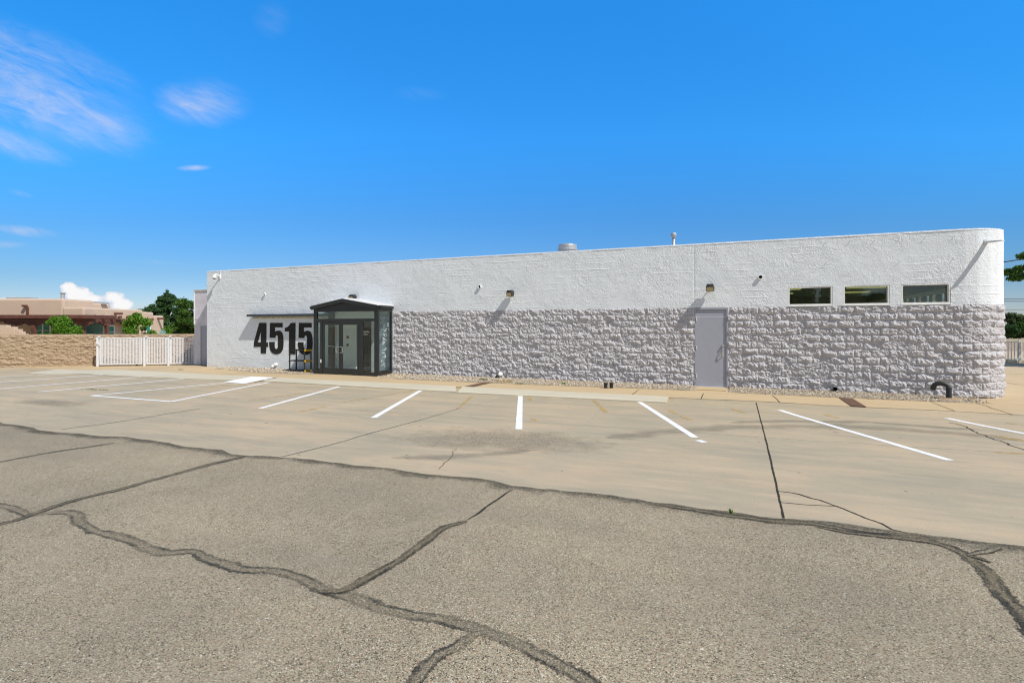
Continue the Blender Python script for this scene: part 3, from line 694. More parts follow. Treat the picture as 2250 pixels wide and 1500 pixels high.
for x0, x1, z0, z1 in holes: mask &= ~((lm > x0) & (lm < x1) & (zm > z0) & (zm < z1))
xj = S(1524)
V[:, (Lg >= xj) & (Lg <= xj + .013), 1] += .006
stw = np_mesh('stucco_wall', V.reshape(-1, 3), grid_faces(len(zg), len(Lg), mask), M['stucco'], bld, smooth=True)
# edges of the stucco: underside over the blocks, parapet top and the left end
nL = 80; Lp = np.concatenate([np.linspace(XL, XR, 120), np.linspace(XR, LEND, 25)[1:]])
m = MB(); x, y, nx, ny = path(Lp, PI / 2 / 6); k = len(Lp)
for (oa, za_), (ob, zb_) in (((.036, ZT - .02), (.030, ZT + .02)), ((.030, ZT + .02), (-.01, ZT + .028)), ((-.01, ZT + .028), (-.22, ZT + .028))):
    m.add([(x[i] + nx[i] * oa, y[i] + ny[i] * oa, za_) for i in range(k)] + [(x[i] + nx[i] * ob, y[i] + ny[i] * ob, zb_) for i in range(k)], [(i, i + 1, k + i + 1, k + i) for i in range(k - 1)])
m.add([(x[i] - nx[i] * .22, y[i] - ny[i] * .22, ZT + .028) for i in range(k)] + [(x[i] - nx[i] * .22, y[i] - ny[i] * .22, 4.0) for i in range(k)], [(i, i + 1, k + i + 1, k + i) for i in range(k - 1)])
Lq = np.concatenate([np.linspace(XV, XR, 20), np.linspace(XR, LEND, 25)[1:]]); x, y, nx, ny = path(Lq, PI / 2 / 6); k = len(Lq)
m.add([(x[i] + nx[i] * .033, y[i] + ny[i] * .033, ZS) for i in range(k)] + [(x[i] - nx[i] * .02, y[i] - ny[i] * .02, ZS) for i in range(k)], [(i, k + i, k + i + 1, i + 1) for i in range(k - 1)])
BY = 14.0; XE = XR + RC
m.box(XL, XL + .25, -.03, BY, 0, ZT - .005)                       # left end wall
m.box(XL + .25, XE, BY - .25, BY, 0, ZT - .005)                   # back wall
m.box(XE - .22, XE, RC, BY - .25, 0, .9); m.box(XE - .22, XE, RC, BY - .25, 2.98, ZT - .005)   # right side wall; unseen window band made taller to daylight the room
yy = RC
while yy < BY - .3:
    m.box(XE - .22, XE, yy, min(yy + (.35 if (yy - RC) % 1 else .35), BY - .25), .9, 2.98); yy += 1.5
m.build('side_wall', M['stucco'], bld)
arc = lambda r_: [(XR + r_ * math.sin(a), RC - r_ * math.cos(a)) for a in np.linspace(0, PI / 2, 9)]
m = MB(); m.prism([(XL + .22, .22)] + arc(RC - .22) + [(XE - .22, BY - .25), (XL + .22, BY - .25)], 3.55, 4.02); roof = m.build('flat_roof', M['roof'], bld)
# rooftop pieces
def rp(px, n): return S(px, n)
ex = S(1247, 3.0); bz = 4.02
m = MB(); r_ = .42
m.lathe((ex, 3.0, bz), [(.32, 0), (.32, .42), (.52, .45), (.52, .50), (.36, .52), (.36, .64), (.40, .66), (.40, .70), (.36, .71), (.37, .78), (.36, .82), (.2, .85)], 28)
zt = Zc(1247, 536, 3.0); sc_ = (zt - bz) / .85
m.v = [(a, b, bz + (c - bz) * sc_) for a, b, c in m.v]
m.build('exhaust_vent', M['galv'], roof, smooth=False)
ex = S(1480, 2.0); zt = Zc(1480, 512, 2.0); zb = Zc(1480, 522, 2.0)
m = MB(); m.lathe((ex, 2.0, 0), [(.055, 4.02), (.055, zb)], 16); m.build('flue_pipe', M['galv'], roof, smooth=True)
m = MB(); H = zt - zb; m.lathe((ex, 2.0, zb), [(.05, -.01), (.085, 0), (.095, H * .3), (.085, H * .35), (.105, H * .45), (.105, H * .75), (.08, H * .98), (.02, H)], 18); m.build('flue_cap', M['galv'], roof, smooth=False)

# windows
for i, (x0, x1, z0, z1) in enumerate(WIN):
    m = MB(); w_ = .045; yo, yi = SY + .004, .13
    m.box(x0, x1, yo, yi, z0, z0 + w_); m.box(x0, x1, yo, yi, z1 - .03, z1); m.box(x0, x0 + w_, yo, yi, z0 + w_, z1 - .03); m.box(x1 - .04, x1, yo, yi, z0 + w_, z1 - .03)
    wo = m.build('window', M['frame_white'], bld, bevel=.004)
    m = MB(); m.box(x0 + w_, x1 - .04, .095, .101, z0 + w_, z1 - .03); m.build('pane', M['glass'], wo)
    m = MB(); m.box(x0 - .015, x1 + .015, SY - .03, .05, z0 - .022, z0 - .001); m.build('sill', M['frame_white'], wo, bevel=.004)
# room behind the windows
m = MB(); rx0, rx1 = -3.0, XE - .23
m.prism([(rx0, .16)] + arc(RC - .24) + [(rx1, 11), (rx0, 11)], -.02, .012); m.box(rx0 - .1, rx0, .16, 11, .012, 3.3); m.box(rx0, rx1, 11, 11.1, .012, 3.3); m.build('inner_wall', M['interior'], bld)
m = MB(); m.prism([(rx0, .16)] + arc(RC - .24) + [(rx1, 11), (rx0, 11)], 3.26, 3.36); ceil = m.build('ceiling', M['ceiling'], bld)
for ix in range(3):
    for iy in range(3):
        x = -1.6 + ix * 2.7; y = 1.6 + iy * 2.9
        m = MB(); m.box(x, x + 1.22, y, y + .6, 3.235, 3.258); m.build('ceiling_light', M['panel_light'], ceil)
for xa in (1.9, 4.55):
    m = MB(); m.box(xa, xa + .42, 1.0, 1.12, 3.16, 3.235); m.build('exit_box', M['black_plastic'], ceil)
m = MB(); m.box(rx1 - .9, rx1 - .35, .6, 10.9, 2.95, 3.24); m.build('ceiling_soffit', M['interior'], bld)
yy = 1.4
while yy < 10.5:
    m = MB()
    for k in range(7):
        a = yy + k * .075; m.box(rx1 - .10 + .03 * (k % 2), rx1 - .07 + .03 * (k % 2), a, a + .072, 1.2, 2.96)
    m.build('curtain', M['curtain'], bld)
    yy += 1.5
m = MB()
m.box(XL + .3, rx0 - .15, .03, .15, .0, 3.4); m.box(rx0 - .15, DX0, .03, .15, 0, 2.44); m.box(DX1, XR + .1, .03, .15, 0, 2.44); m.box(rx0 - .15, WIN[0][0], .03, .15, 2.44, 3.5)
m.box(WIN[0][1], WIN[1][0], .03, .15, 2.44, 3.5); m.box(WIN[1][1], WIN[2][0], .03, .15, 2.44, 3.5); m.box(WIN[2][1], XR + .1, .03, .15, 2.44, 3.5); m.box(WIN[0][0], WIN[2][1], .03, .15, 3.04, 3.5)
m.build('backing_wall', M['interior'], bld)

# grey steel service door
zd1 = 2.445; m = MB(); fw = .05
m.box(DX0, DX0 + fw, -.045, .12, .0, zd1); m.box(DX1 - fw, DX1, -.045, .12, .0, zd1); m.box(DX0 + fw, DX1 - fw, -.045, .12, zd1 - .06, zd1)
dr = m.build('service_door', M['door'], bld, bevel=.004)
m = MB(); m.box(DX0 + fw + .003, DX1 - fw - .003, -.012, .03, .035, zd1 - .064); m.build('door_leaf', M['door'], dr, bevel=.003)
m = MB(); m.box(DX0 + fw + .01, DX1 - fw - .01, -.0145, -.0122, 2.145, 2.16); m.build('door_seam', M['annex'], dr)
m = MB(); m.box(DX0 + fw, DX1 - fw, -.06, .1, .0, .03); m.build('threshold', M['white_metal'], dr)
xh = S(1589); zh = Zc(1589, 774)
m = MB(); m.tube([(xh, -.012, zh + .32 - .1), (xh, -.05, zh + .3 - .1)], .035, 14); m.tube([(xh, -.05, zh + .2), (xh, -.07, zh + .2)], .028, 14); m.build('deadbolt', M['steel'], dr, smooth=False)
m = MB(); m.tube([(xh, -.012, zh + .10), (xh, -.07, zh + .09), (xh - .01, -.085, zh + .02), (xh, -.07, zh - .08), (xh, -.012, zh - .09)], .012, 10); m.box(xh - .03, xh + .03, -.018, -.011, zh - .14, zh + .14); m.build('pull_handle', M['steel'], dr)
for zz in (.35, 1.22, 2.1):
    m = MB(); m.tube([(DX0 + fw, -.05, zz - .06), (DX0 + fw, -.05, zz + .06)], .013, 10); m.build('hinge', M['white_metal'], dr)
m = MB(); m.box(DX0 + .04, DX1 - .05, -.85, -.047, .001, .022)
m.v = [(a, b, c + (.004 if b > -.5 else 0)) for a, b, c in m.v]; m.build('door_stoop', M['pavement'], bld)

# annex set back at the left end
AX0 = S(427, .82); AQ = .82; ZA = Zc(440, 639, AQ)
m = MB(); m.box(AX0, XL - .002, AQ, AQ + 3.0, 0, ZA); an = m.build('annex_wall', M['annex'], bld)
m = MB(); m.box(AX0 - .03, XL - .003, AQ - .035, AQ + 3.0, ZA, ZA + .05); m.build('annex_coping', M['coping_bounce'], an)
ad0 = S(441, AQ); ad1 = XL - .003; zad = Zc(445, 716, AQ)
m = MB(); m.box(ad0, ad0 + .06, AQ - .02, AQ, .0, zad); m.box(ad0 + .06, ad1, AQ - .02, AQ, zad - .06, zad); m.box(ad0 + .06, ad1, AQ - .008, AQ - .001, 0, zad - .06); m.build('annex_door', M['door'], an)
m = MB(); m.tube([(AX0 + .03, AQ - .03, Zc(429, 712, AQ)), (AX0 + .03, AQ - .03, ZA)], .022, 8); m.build('conduit', M['white_metal'], an)
m = MB(); m.box(AX0 + .05, XL - .01, AQ - .012, AQ - .001, Zc(440, 701, AQ), Zc(440, 699, AQ)); m.build('wall_trim', M['annex'], an)

# awning slab left of the entrance
AWN = .33; ax0 = S(541, -AWN); ax1 = S(735); za1 = Zc(541, 690.5, -AWN); za0 = Zc(541, 695.5, -AWN)
m = MB(); m.prism_y([(ax0, za0), (ax1, za0), (ax1, za1), (ax0 + .03, za1)], -AWN, SY - .001); aw = m.build('awning', M['awning'], bld, bevel=.006)
m = MB(); m.box(ax0 + .06, ax1, SY - .006, SY - .001, za0 - .085, za0 - .004); m.build('awning_bounce_stain', M['coping_bounce'], aw)  # cream strip painting warm reflected light and rust stains on the shaded wall

# painted numerals 4 5 1 5
def plate_mesh(name, loops_px, parent, mat, n, thick=.003, conv=None):
    cu = bpy.data.curves.new(name, 'CURVE'); cu.dimensions = '2D'; cu.fill_mode = 'BOTH'; cu.extrude = thick
    for L in loops_px:
        sp = cu.splines.new('POLY'); pts = [(conv or (lambda p: W(p[0], p[1], n)))(p) for p in L]; sp.points.add(len(pts) - 1)
        for q, (a, b) in zip(sp.points, pts): q.co = (a, b, 0, 1)
        sp.use_cyclic_u = True
    tmp = bpy.data.objects.new(name, cu); me = bpy.data.meshes.new_from_object(tmp); bpy.data.objects.remove(tmp); bpy.data.curves.remove(cu)
    o_ = ORIG[parent]
    for v_ in me.vertices: v_.co = Vector((v_.co.x, n - v_.co.z, v_.co.y)) - o_
    me.flip_normals() if False else None
    return link_mesh(name, me, mat, parent)
zp = lambda L: [(550 + a / 10, 640 + b / 10) for a, b in L]
five = [(432, 692), (708, 692), (708, 792), (540, 792), (540, 892), (560, 874), (590, 864), (625, 862), (660, 870), (690, 895), (712, 945), (724, 1005), (730, 1120), (726, 1210), (714, 1275), (690, 1325), (655, 1360), (615, 1378), (572, 1383), (525, 1376), (482, 1352), (450, 1315), (428, 1255), (416, 1180), (412, 1108), (535, 1108), (535, 1215), (543, 1248), (558, 1261), (575, 1263), (592, 1254), (602, 1235), (607, 1200), (607, 1010), (600, 978), (590, 965), (576, 961), (562, 970), (553, 990), (550, 1020), (425, 1020)]
four = [[(195, 692), (352, 692), (352, 1120), (388, 1120), (388, 1220), (348, 1220), (348, 1362), (230, 1362), (230, 1218), (80, 1218), (80, 1110)], [(232, 875), (165, 1118), (232, 1118)]]
one = [(890, 692), (990, 692), (990, 1380), (850, 1380), (850, 880), (757, 880), (757, 800), (790, 794), (820, 778), (850, 752), (872, 722)]
five2 = [((a - 412) * 325 / 318 + 1045, 692 + (b - 692) * 703 / 690) for a, b in five]
for nm, loops in (('digit_four', four), ('digit_five', [five]), ('digit_one', [one]), ('digit_five', [five2])):
    plate_mesh(nm, [zp(L) for L in loops], bld, M['number'], SY - .012)

# pipes poking through the wall
def spout(px, py, r, ln, drop, name, n=0.0, dark=True):
    x, z = W(px, py, SY - ln); m = MB(); y0 = SY if z > ZS or px < 690 else 0.0
    d = Vector((-.02, -ln, -drop)); a = Vector((x, 0.06, z + drop)); b = Vector((x, SY - ln, z)); q = b + (a - b).normalized() * .06
    m.tube([a, b], r, 18, caps=False); m.tube([b, b + (a - b) * .02], [r, r * .8], 18, caps=False); m.tube([b + (a - b) * .02, q], r * .8, 18, caps=False)
    o = m.build(name, M['white_plastic'], bld, smooth=True)
    m = MB(); dd = (a - b).normalized(); m.tube([q, q + dd * .004], r * .795, 18); m.build('pipe_bore', M['void'], o)
for px, py in ((579.5, 646.5), (1053, 630), (1671, 608.5)): spout(px, py, .060, .062, .0, 'overflow_pipe')
def elbow(px, py, black=False):
    x, z = W(px, py, -.12); m = MB()
    m.tube([(x + .05, .05, z + .05), (x + .02, -.10, z + .045), (x - .02, -.15, z + .01)], .062, 16); o = m.build('drain_spout', M['white_plastic'], bld, smooth=True)
    m = MB(); m.tube([(x - .02, -.15, z + .01), (x - .075, -.21, z - .075)], [.058, .064], 16); m.build('spout_nozzle', M['black_plastic'] if black else M['white_plastic'], o, smooth=True)
    m = MB(); m.tube([(x - .0752, -.2102, z - .0753), (x - .077, -.212, z - .078)], .056, 16); m.build('pipe_bore', M['void'], o)
elbow(603, 803); elbow(1097, 825, True)
x, z = W(1836, 853, -.15); m = MB(); m.tube([(x, .05, z), (x - .01, -.17, z - .015)], .062, 18, caps=False); m.tube([(x - .01, -.17, z - .015), (x - .008, -.12, z - .012)], .052, 18, caps=False); o = m.build('drain_spout', M['galv'], bld, smooth=True)
m = MB(); m.tube([(x - .008, -.12, z - .012), (x - .008, -.115, z - .012)], .0515, 18); m.build('pipe_bore', M['void'], o)
# roof scupper on the rounded corner
a_ = .42; sx = XR + RC * math.sin(a_); sy = RC * (1 - math.cos(a_)); nn = Vector((math.sin(a_), -math.cos(a_), 0)); zz = 4.03
p0 = Vector((sx, sy, zz)); tt = Vector((nn.y * -1, nn.x, 0))
m = MB(); q0 = p0 + nn * .02; q1 = p0 + nn * .50 + Vector((0, 0, -.02)); w2 = tt * .06
m.add([q0 - w2, q0 + w2, q1 + w2 * .7, q1 - w2 * .7, q0 - w2 + Vector((0, 0, .05)), q0 + w2 + Vector((0, 0, .05)), q1 + w2 * .7 + Vector((0, 0, .025)), q1 - w2 * .7 + Vector((0, 0, .025))], [(0, 3, 2, 1), (0, 1, 5, 4), (1, 2, 6, 5), (2, 3, 7, 6), (3, 0, 4, 7), (4, 5, 6, 7)])
m.box(p0.x - .03, p0.x + .03, p0.y - .05, p0.y + .03, zz - .06, zz + .09); m.build('roof_scupper', M['white_metal'], bld)
# small anchor nails near the parapet
for i, (px, py) in enumerate([(1815, 532), (1867, 530), (1922, 527), (1975, 524), (2033, 521), (2096, 519), (1815, 577), (1977, 573), (2036, 616), (2094, 568)]):
    x, z = W(px, py); m = MB(); m.tube([(x, .0, z), (x + .01, SY - .045, z + .008)], .007, 6); m.build('wall_pin', M['white_metal'], bld)

# ------------------------------------------------------------------ wall lamps
def wall_lamp(px, py, p0, p1, w, h, label, rot=0.0):
    x, z = W(px, py, -p1); o = thing('wall_lamp', (x, SY, z), label, 'wall lamp', 'flood lamps on the building wall')
    m = MB(); m.tube([(x, -.02, z), (x, -p0 - .02, z)], .014, 10); m.box(x - .05, x + .05, SY - .02, SY + .0, z - .05, z + .05); m.build('mounting_arm', M['black_metal'], o)
    a = h / 2; m = MB()
    prof = [(-p0, z + a * .55), (-p0 - .05, z + a), (-p1 + .06, z + a), (-p1, z + a * .15), (-p1 + .05, z - a), (-p0 - .04, z - a * .9), (-p0, z - a * .4)]
    n = len(prof); k0, k1 = .5 * w, .5 * w
    vv = [(x - k0 * (.8 if i in (1, 2) else 1), y, zz) for i, (y, zz) in enumerate(prof)] + [(x + k1 * (.8 if i in (1, 2) else 1), y, zz) for i, (y, zz) in enumerate(prof)]
    m.add(vv, [tuple(range(n)), tuple(range(n, 2 * n))[::-1]] + [((i + 1) % n, i, n + i, n + (i + 1) % n) for i in range(n)])
    m.build('lamp_housing', M['black_metal'], o, bevel=.01)
    m = MB(); zt_, zb_ = z + a * .08, z - a * .92; yt, yb = -p1 - .002, -p1 + .046
    e = .008; m.add([(x - .42 * w, yt + .002 - e, zt_), (x + .42 * w, yt + .002 - e, zt_), (x + .42 * w, yb - e, zb_), (x - .42 * w, yb - e, zb_)], [(3, 2, 1, 0)])
    m.add([(x - .42 * w, yt + .012, zt_), (x + .42 * w, yt + .012, zt_), (x + .42 * w, yb + .006, zb_), (x - .42 * w, yb + .006, zb_)], [(0, 1, 2, 3)])
    m.build('lens', M['lens'], o)
wall_lamp(1117.5, 644, .09, .35, .21, .22, 'black flood lamp on bare wall between entrance and service door')
wall_lamp(1560, 631.5, .13, .40, .235, .225, 'black flood lamp above the grey service door')
wall_lamp(770, 652.5, .06, .30, .24, .20, 'black flood lamp peeking over the entrance porch roof')
# dome camera
x, z = W(470, 608, -.3); o = thing('security_camera', (x, SY, z), 'white dome security camera at the upper left corner of the wall', 'security camera')
m = MB(); m.box(x + .02, x + .11, SY - .03, SY, z - .07, z + .12); m.tube([(x + .07, SY - .02, z + .03), (x + .06, -.18, z + .1), (x + .01, -.25, z + .11), (x, -.28, z + .07)], .026, 10); m.build('bracket', M['white_plastic'], o)
m = MB(); m.lathe((x, -.28, z - .07), [(.02, .15), (.06, .14), (.082, .10), (.086, .03), (.08, .0)][::-1], 20); m.build('camera_body', M['white_plastic'], o, smooth=True)
m = MB(); m.lathe((x, -.28, z - .11), [(.01, 0), (.045, .012), (.07, .04)], 18); m.build('dome_lens', M['black_plastic'], o, smooth=True)
m = MB(); m.tube([(x + .09, SY - .02, z), (x + .09, SY - .02, z + .30)], [.014, .005], 8); m.build('antenna', M['white_plastic'], o)

# ------------------------------------------------------------------ entrance vestibule
N = -.95
vs_ = lambda px: S(px, N)
vl, vr = vs_(689), vs_(830.6)
ves = thing('entrance_porch', ((vl + vr) / 2, N, 0), 'dark metal and glass entrance porch with low white gable roof', 'entrance porch')
zE = 2.66; zP = 2.93; zH = 2.445; zR1 = 2.17; zR0 = 2.065; pw = .055
m = MB()
def vpost(a, b, z0, z1, y0=N, y1=N + .09): m.box(a, b, y0, y1, z0, z1)
vpost(vl, vs_(696), .0, zH); vpost(vs_(822), vr, .0, zH)
m.box(vs_(696), vs_(822), N + .006, N + .085, zR0, zR1)
vpost(vs_(703), vs_(707.5), .0, zR0, N + .004, N + .08); vpost(vs_(788), vs_(796), 0, zR0, N + .004, N + .08)
m.box(vs_(696), vs_(703), N + .01, N + .08, 0, .16); m.box(vs_(796), vs_(822), N + .01, N + .08, 0, .14)
m.box(vs_(696), vs_(703), N + .01, N + .08, zR0 - .04, zR0); 
# side frames
for xa, xb in ((vl + .0, vl + .07), (vr - .07, vr)):
    m.box(xa, xb, N + .09, -.13, .0, .20); m.box(xa, xb, N + .09, -.13, zH - .0, zH + .2); m.box(xa, xb, -.13, SY - .002, 0, zH + .2)
m.build('frame', M['dark_metal'], ves, bevel=.004)
xm = vs_(756)
el, er = vs_(686), vs_(831.5)
m = MB(); th = .14
m.prism_y([(vl, zH), (vr, zH), (vr, zE - .06), (xm, zP - .07), (vl, zE - .06)], N, N + .09); m.build('gable_panel', M['dark_metal'], ves)
m = MB()
m.prism_y([(el, zE - th), (el, zE), (xm, zP), (er, zE), (er, zE - th), (xm, zP - th)], N - .10, N - .005); m.build('gable_fascia', M['dark_metal'], ves, bevel=.006)
# roof sheets with ribs
m = MB(); sl = (zP - zE) / (er - xm)
for (xa, xb) in ((xm, er + .02), (xm, el - .02)):
    za, zb = zP, zP - abs(xb - xm) * sl
    m.add([(xa, N - .11, za + .004), (xb, N - .11, zb + .004), (xb, SY - .002, zb + .004), (xa, SY - .002, za + .004), (xa, N - .11, za + .018), (xb, N - .11, zb + .018), (xb, SY - .002, zb + .018), (xa, SY - .002, za + .018)], [(0, 1, 2, 3), (4, 7, 6, 5), (0, 4, 5, 1), (1, 5, 6, 2), (2, 6, 7, 3), (3, 7, 4, 0)])
    for k in range(5):
        y = N + .05 + k * .21; m.add([(xa, y, za + .018), (xb, y, zb + .018), (xb, y + .05, zb + .018), (xa, y + .05, za + .018), (xa, y + .012, za + .045), (xb, y + .012, zb + .045), (xb, y + .038, zb + .045), (xa, y + .038, za + .045)], [(0, 1, 2, 3), (4, 7, 6, 5), (0, 4, 5, 1), (1, 5, 6, 2), (2, 6, 7, 3), (3, 7, 4, 0)])
prf = m.build('porch_roof', M['white_metal'], ves)
for xe in (er, el):
    m = MB(); m.box(xe - .04, xe + .04, N - .1, SY - .002, zE - .09, zE - .02); m.build('gutter', M['dark_metal'], prf)
m = MB(); m.prism_y([(vr, zH + .08), (vr + .16, zH + .17), (vr + .02, zH + .17)], N + .02, N + .06); m.build('eave_bracket', M['dark_metal'], ves); m = MB(); m.prism_y([(vl, zH + .08), (vl - .02, zH + .16), (vl - .20, zH + .16)], N + .02, N + .06); m.build('eave_bracket', M['dark_metal'], ves)
m = MB(); m.box(vl + .07, vr - .07, N + .09, SY - .004, zH + .18, zH + .2); m.build('porch_ceiling', M['white_door'], ves)
# glazing
m = MB(); m.box(vs_(696), vs_(822), N + .04, N + .046, zR1, zH); m.build('transom_pane', M['door_glass'], ves)
m = MB(); m.box(vs_(696), vs_(703), N + .04, N + .046, .16, zR0 - .04); m.build('sidelight_pane', M['door_glass'], ves)
m = MB(); m.box(vs_(796), vs_(822), N + .04, N + .046, .14, zR0); m.build('sidelight_pane', M['door_glass'], ves)
for xa in (vl + .03, vr - .036):
    m = MB(); m.box(xa, xa + .006, N + .09, -.13, .20, zH); m.build('side_pane', M['side_glass'] if xa > vl + 1 else M['door_glass'], ves)
# double doors
def door(xa, xb, flip):
    zt_ = zR0 - .035; st = .085; m = MB()
    m.box(xa, xa + st, N + .02, N + .065, .02, zt_); m.box(xb - st, xb, N + .02, N + .065, .02, zt_); m.box(xa + st, xb - st, N + .02, N + .065, .02, .25); m.box(xa + st, xb - st, N + .02, N + .065, zt_ - .1, zt_)
    d_ = m.build('door', M['dark_metal'], ves, bevel=.004)
    m = MB(); m.box(xa + st, xb - st, N + .038, N + .044, .25, zt_ - .1); m.build('pane', M['door_glass'], d_)
    zz = Zc(745, 761, N); m = MB(); m.tube([(xa + st, N + .078, zz), (xb - st, N + .078, zz)], .013, 8); m.build('push_bar', M['steel'], d_)
    hx = xb - .045 if flip else xa + .045; o_ = -.10 if flip else .10
    z1_, z0_ = Zc(745, 762, N), Zc(745, 774.5, N); m = MB()
    m.tube([(hx, N + .02, z1_), (hx, N - .05, z1_), (hx + o_, N - .06, z1_), (hx + o_, N - .06, z0_), (hx, N - .05, z0_), (hx, N + .02, z0_)], .016, 8); m.build('pull_handle', M['steel'], d_)
dm = vs_(747.5); door(vs_(707.8), dm - .003, True); door(dm + .003, vs_(787.8), False)
m = MB(); m.box(vs_(707.5), vs_(788), N + .03, N + .07, zR0 - .03, zR0); m.build('door_head', M['dark_metal'], ves)
m = MB(); m.box(vs_(704), vs_(706), N - .012, N + .003, .45, .58); m.build('card_reader', M['white_plastic'], ves)
# what stands inside, against the building
xa, xb = S(752), S(785)
m = MB(); m.box(xa, xb, SY - .05, SY - .002, .02, 2.08); idr = m.build('inner_door', M['white_door'], ves)
m = MB(); m.tube([(S(767), SY - .051, 1.12), (S(767), SY - .10, 1.12)], .035, 12); m.box(S(767) - .05, S(767) + .05, SY - .062, SY - .0505, 1.06, 1.18); m.build('lock', M['brass'], idr); m = MB(); m.box(S(767) - .06, S(767) + .06, SY - .062, SY - .0505, 1.38, 1.49); m.build('lock', M['brass'], idr)
m = MB(); m.box(S(729), S(737), SY - .14, SY - .002, .02, 2.7); m.build('inner_jamb', M['black_metal'], ves)
m = MB(); m.box(S(797), S(816.5), SY - .09, SY - .002, .02, 2.08); bp = m.build('dark_glass_door', M['void'], ves)
# writing on the dark inner door, too small and loose to read: two lines of script
def scribble(name, x0, x1, z0, h, yy, parent, mat, r=.006, n=26, seed=1, vert=False, flipx=None):
    rr = random.Random(seed); m = MB(); pts = []
    for i in range(n):
        t_ = i / (n - 1); a = x0 + (x1 - x0) * t_ + rr.uniform(-.35, .35) * (x1 - x0) / n; b = z0 + (h * (.9 if i % 2 else .1) * rr.uniform(.55, 1.1))
        pts.append((a, yy, b))
    m.tube(smooth_line(pts, .01), r, 5); return m.build(name, mat, parent)
yy_ = SY - .095; za_, zb_ = Zc(808, 729.5, SY), Zc(808, 733, SY)
M['decal'] = plain('white_vinyl', (.82, .82, .80), .6, 0, .05, 5, .3, .05)
scribble('lettering', S(801.5), S(816), za_ - .03, .09, yy_, bp, M['decal'], .008, 22, 3); scribble('lettering', S(803), S(813), zb_ - .06, .07, yy_, bp, M['decal'], .008, 18, 4)
# white vertical script on the side pane
m = MB(); rr = random.Random(5); xg = vr - .029
for k in range(9):
    zc_ = .38 + k * .165; yc = -.62 + .02 * k + rr.uniform(-.02, .02); pts = []
    for i in range(7): pts.append((xg, yc + rr.uniform(-.13, .14), zc_ + rr.uniform(-.07, .08)))
    m.tube(smooth_line(pts, .012), .0038, 5)
m.build('script_lettering', M['decal'], ves)
m = MB(); m.box(vr - .10, vr - .071, -.26, -.18, 1.86, 2.02); m.tube([(vr - .10, -.2, 1.86), (vr - .1, -.17, 1.74), (vr - .1, -.14, 1.7)], .012, 8); m.build('intercom', M['white_plastic'], ves)
m = MB(); m.lathe((vr - .2, -.35, 2.2), [(.02, 0.08), (.03, .04), (.07, 0)][::-1], 14); m.build('horn', M['galv'], ves)

# ------------------------------------------------------------------ utility shelf beside the porch
rx0_, rx1_, ry0, ry1 = S(634, -.75), S(669, -.75), -.75, -.33
rk = thing('utility_shelf', ((rx0_ + rx1_) / 2, -.54, 0), 'black plastic utility shelf with yellow end trims beside the porch', 'shelf')
for zz in (.075, .47, .905):
    m = MB(); m.box(rx0_, rx1_, ry0, ry1, zz - .02, zz + .012)
    for k in range(5): m.box(rx0_ + .01, rx1_ - .01, ry0 + .02 + k * .08, ry0 + .06 + k * .08, zz + .0122, zz + .018)
    sh_ = m.build('shelf', M['black_plastic'], rk, bevel=.004)
    m = MB(); m.box(rx1_ + .001, rx1_ + .03, ry0 - .012, ry1 - .02, zz - .042, zz + .034); m.build('end_trim', M['yellow_plastic'], sh_, bevel=.012)
for xa in (rx0_ + .03, rx1_ - .03):
    for ya in (ry0 + .03, ry1 - .03):
        m = MB(); m.tube([(xa, ya, .0), (xa, ya, .90)], .029, 10); m.build('post', M['black_plastic'], rk)

# gooseneck vent pipe
gp = G(2085, 877, .02); px_, py_ = gp[0], gp[1]
o = thing('gooseneck_pipe', (px_, py_, 0), 'dark green gooseneck vent pipe bent down by the rounded corner', 'vent pipe')
R_ = .15; zc_ = .29
pts = [(px_, py_, 0.0), (px_, py_, zc_)] + [(px_ - R_ + R_ * math.cos(a), py_ + .03 * a, zc_ + .13 * math.sin(a)) for a in np.linspace(.2, PI, 14)] + [(px_ - 2 * R_, py_ + .1, zc_ - .05)]
m = MB(); m.tube(pts, [.060] * 2 + [.058] * 15, 18, caps=False); m.tube([pts[-1], (pts[-1][0], pts[-1][1], zc_ - .049)], [.058, .045], 18); m.build('pipe', M['green_pipe'], o, smooth=True)
m = MB(); m.tube([(px_, py_, zc_ - .01), (px_, py_, zc_ + .02)], .066, 18); m.build('coupling', M['green_pipe'], o)
m = MB(); m.lathe((px_ + .02, py_ + .05, .0), [(.30, .02), (.22, .05), (.1, .06)], 20); m.build('earth_collar', M['earth'], o)
# two short black pipe stubs
for px, lb in ((1331, 'left of two short black capped pipe stubs at the wall foot'), (1343.5, 'right of two short black capped pipe stubs at the wall foot')):
    g_ = G(px, 851, .02); o = thing('pipe_stub', (g_[0], g_[1], 0), lb, 'pipe stub', 'black pipe stubs by the wall')
    m = MB(); m.tube([(g_[0], g_[1], .0), (g_[0], g_[1], .14)], .055, 16); m.build('stub', M['black_plastic'], o)
    m = MB(); m.tube([(g_[0], g_[1], .135), (g_[0], g_[1], .165)], .066, 16); m.build('cap', M['black_plastic'], o, bevel=.005)

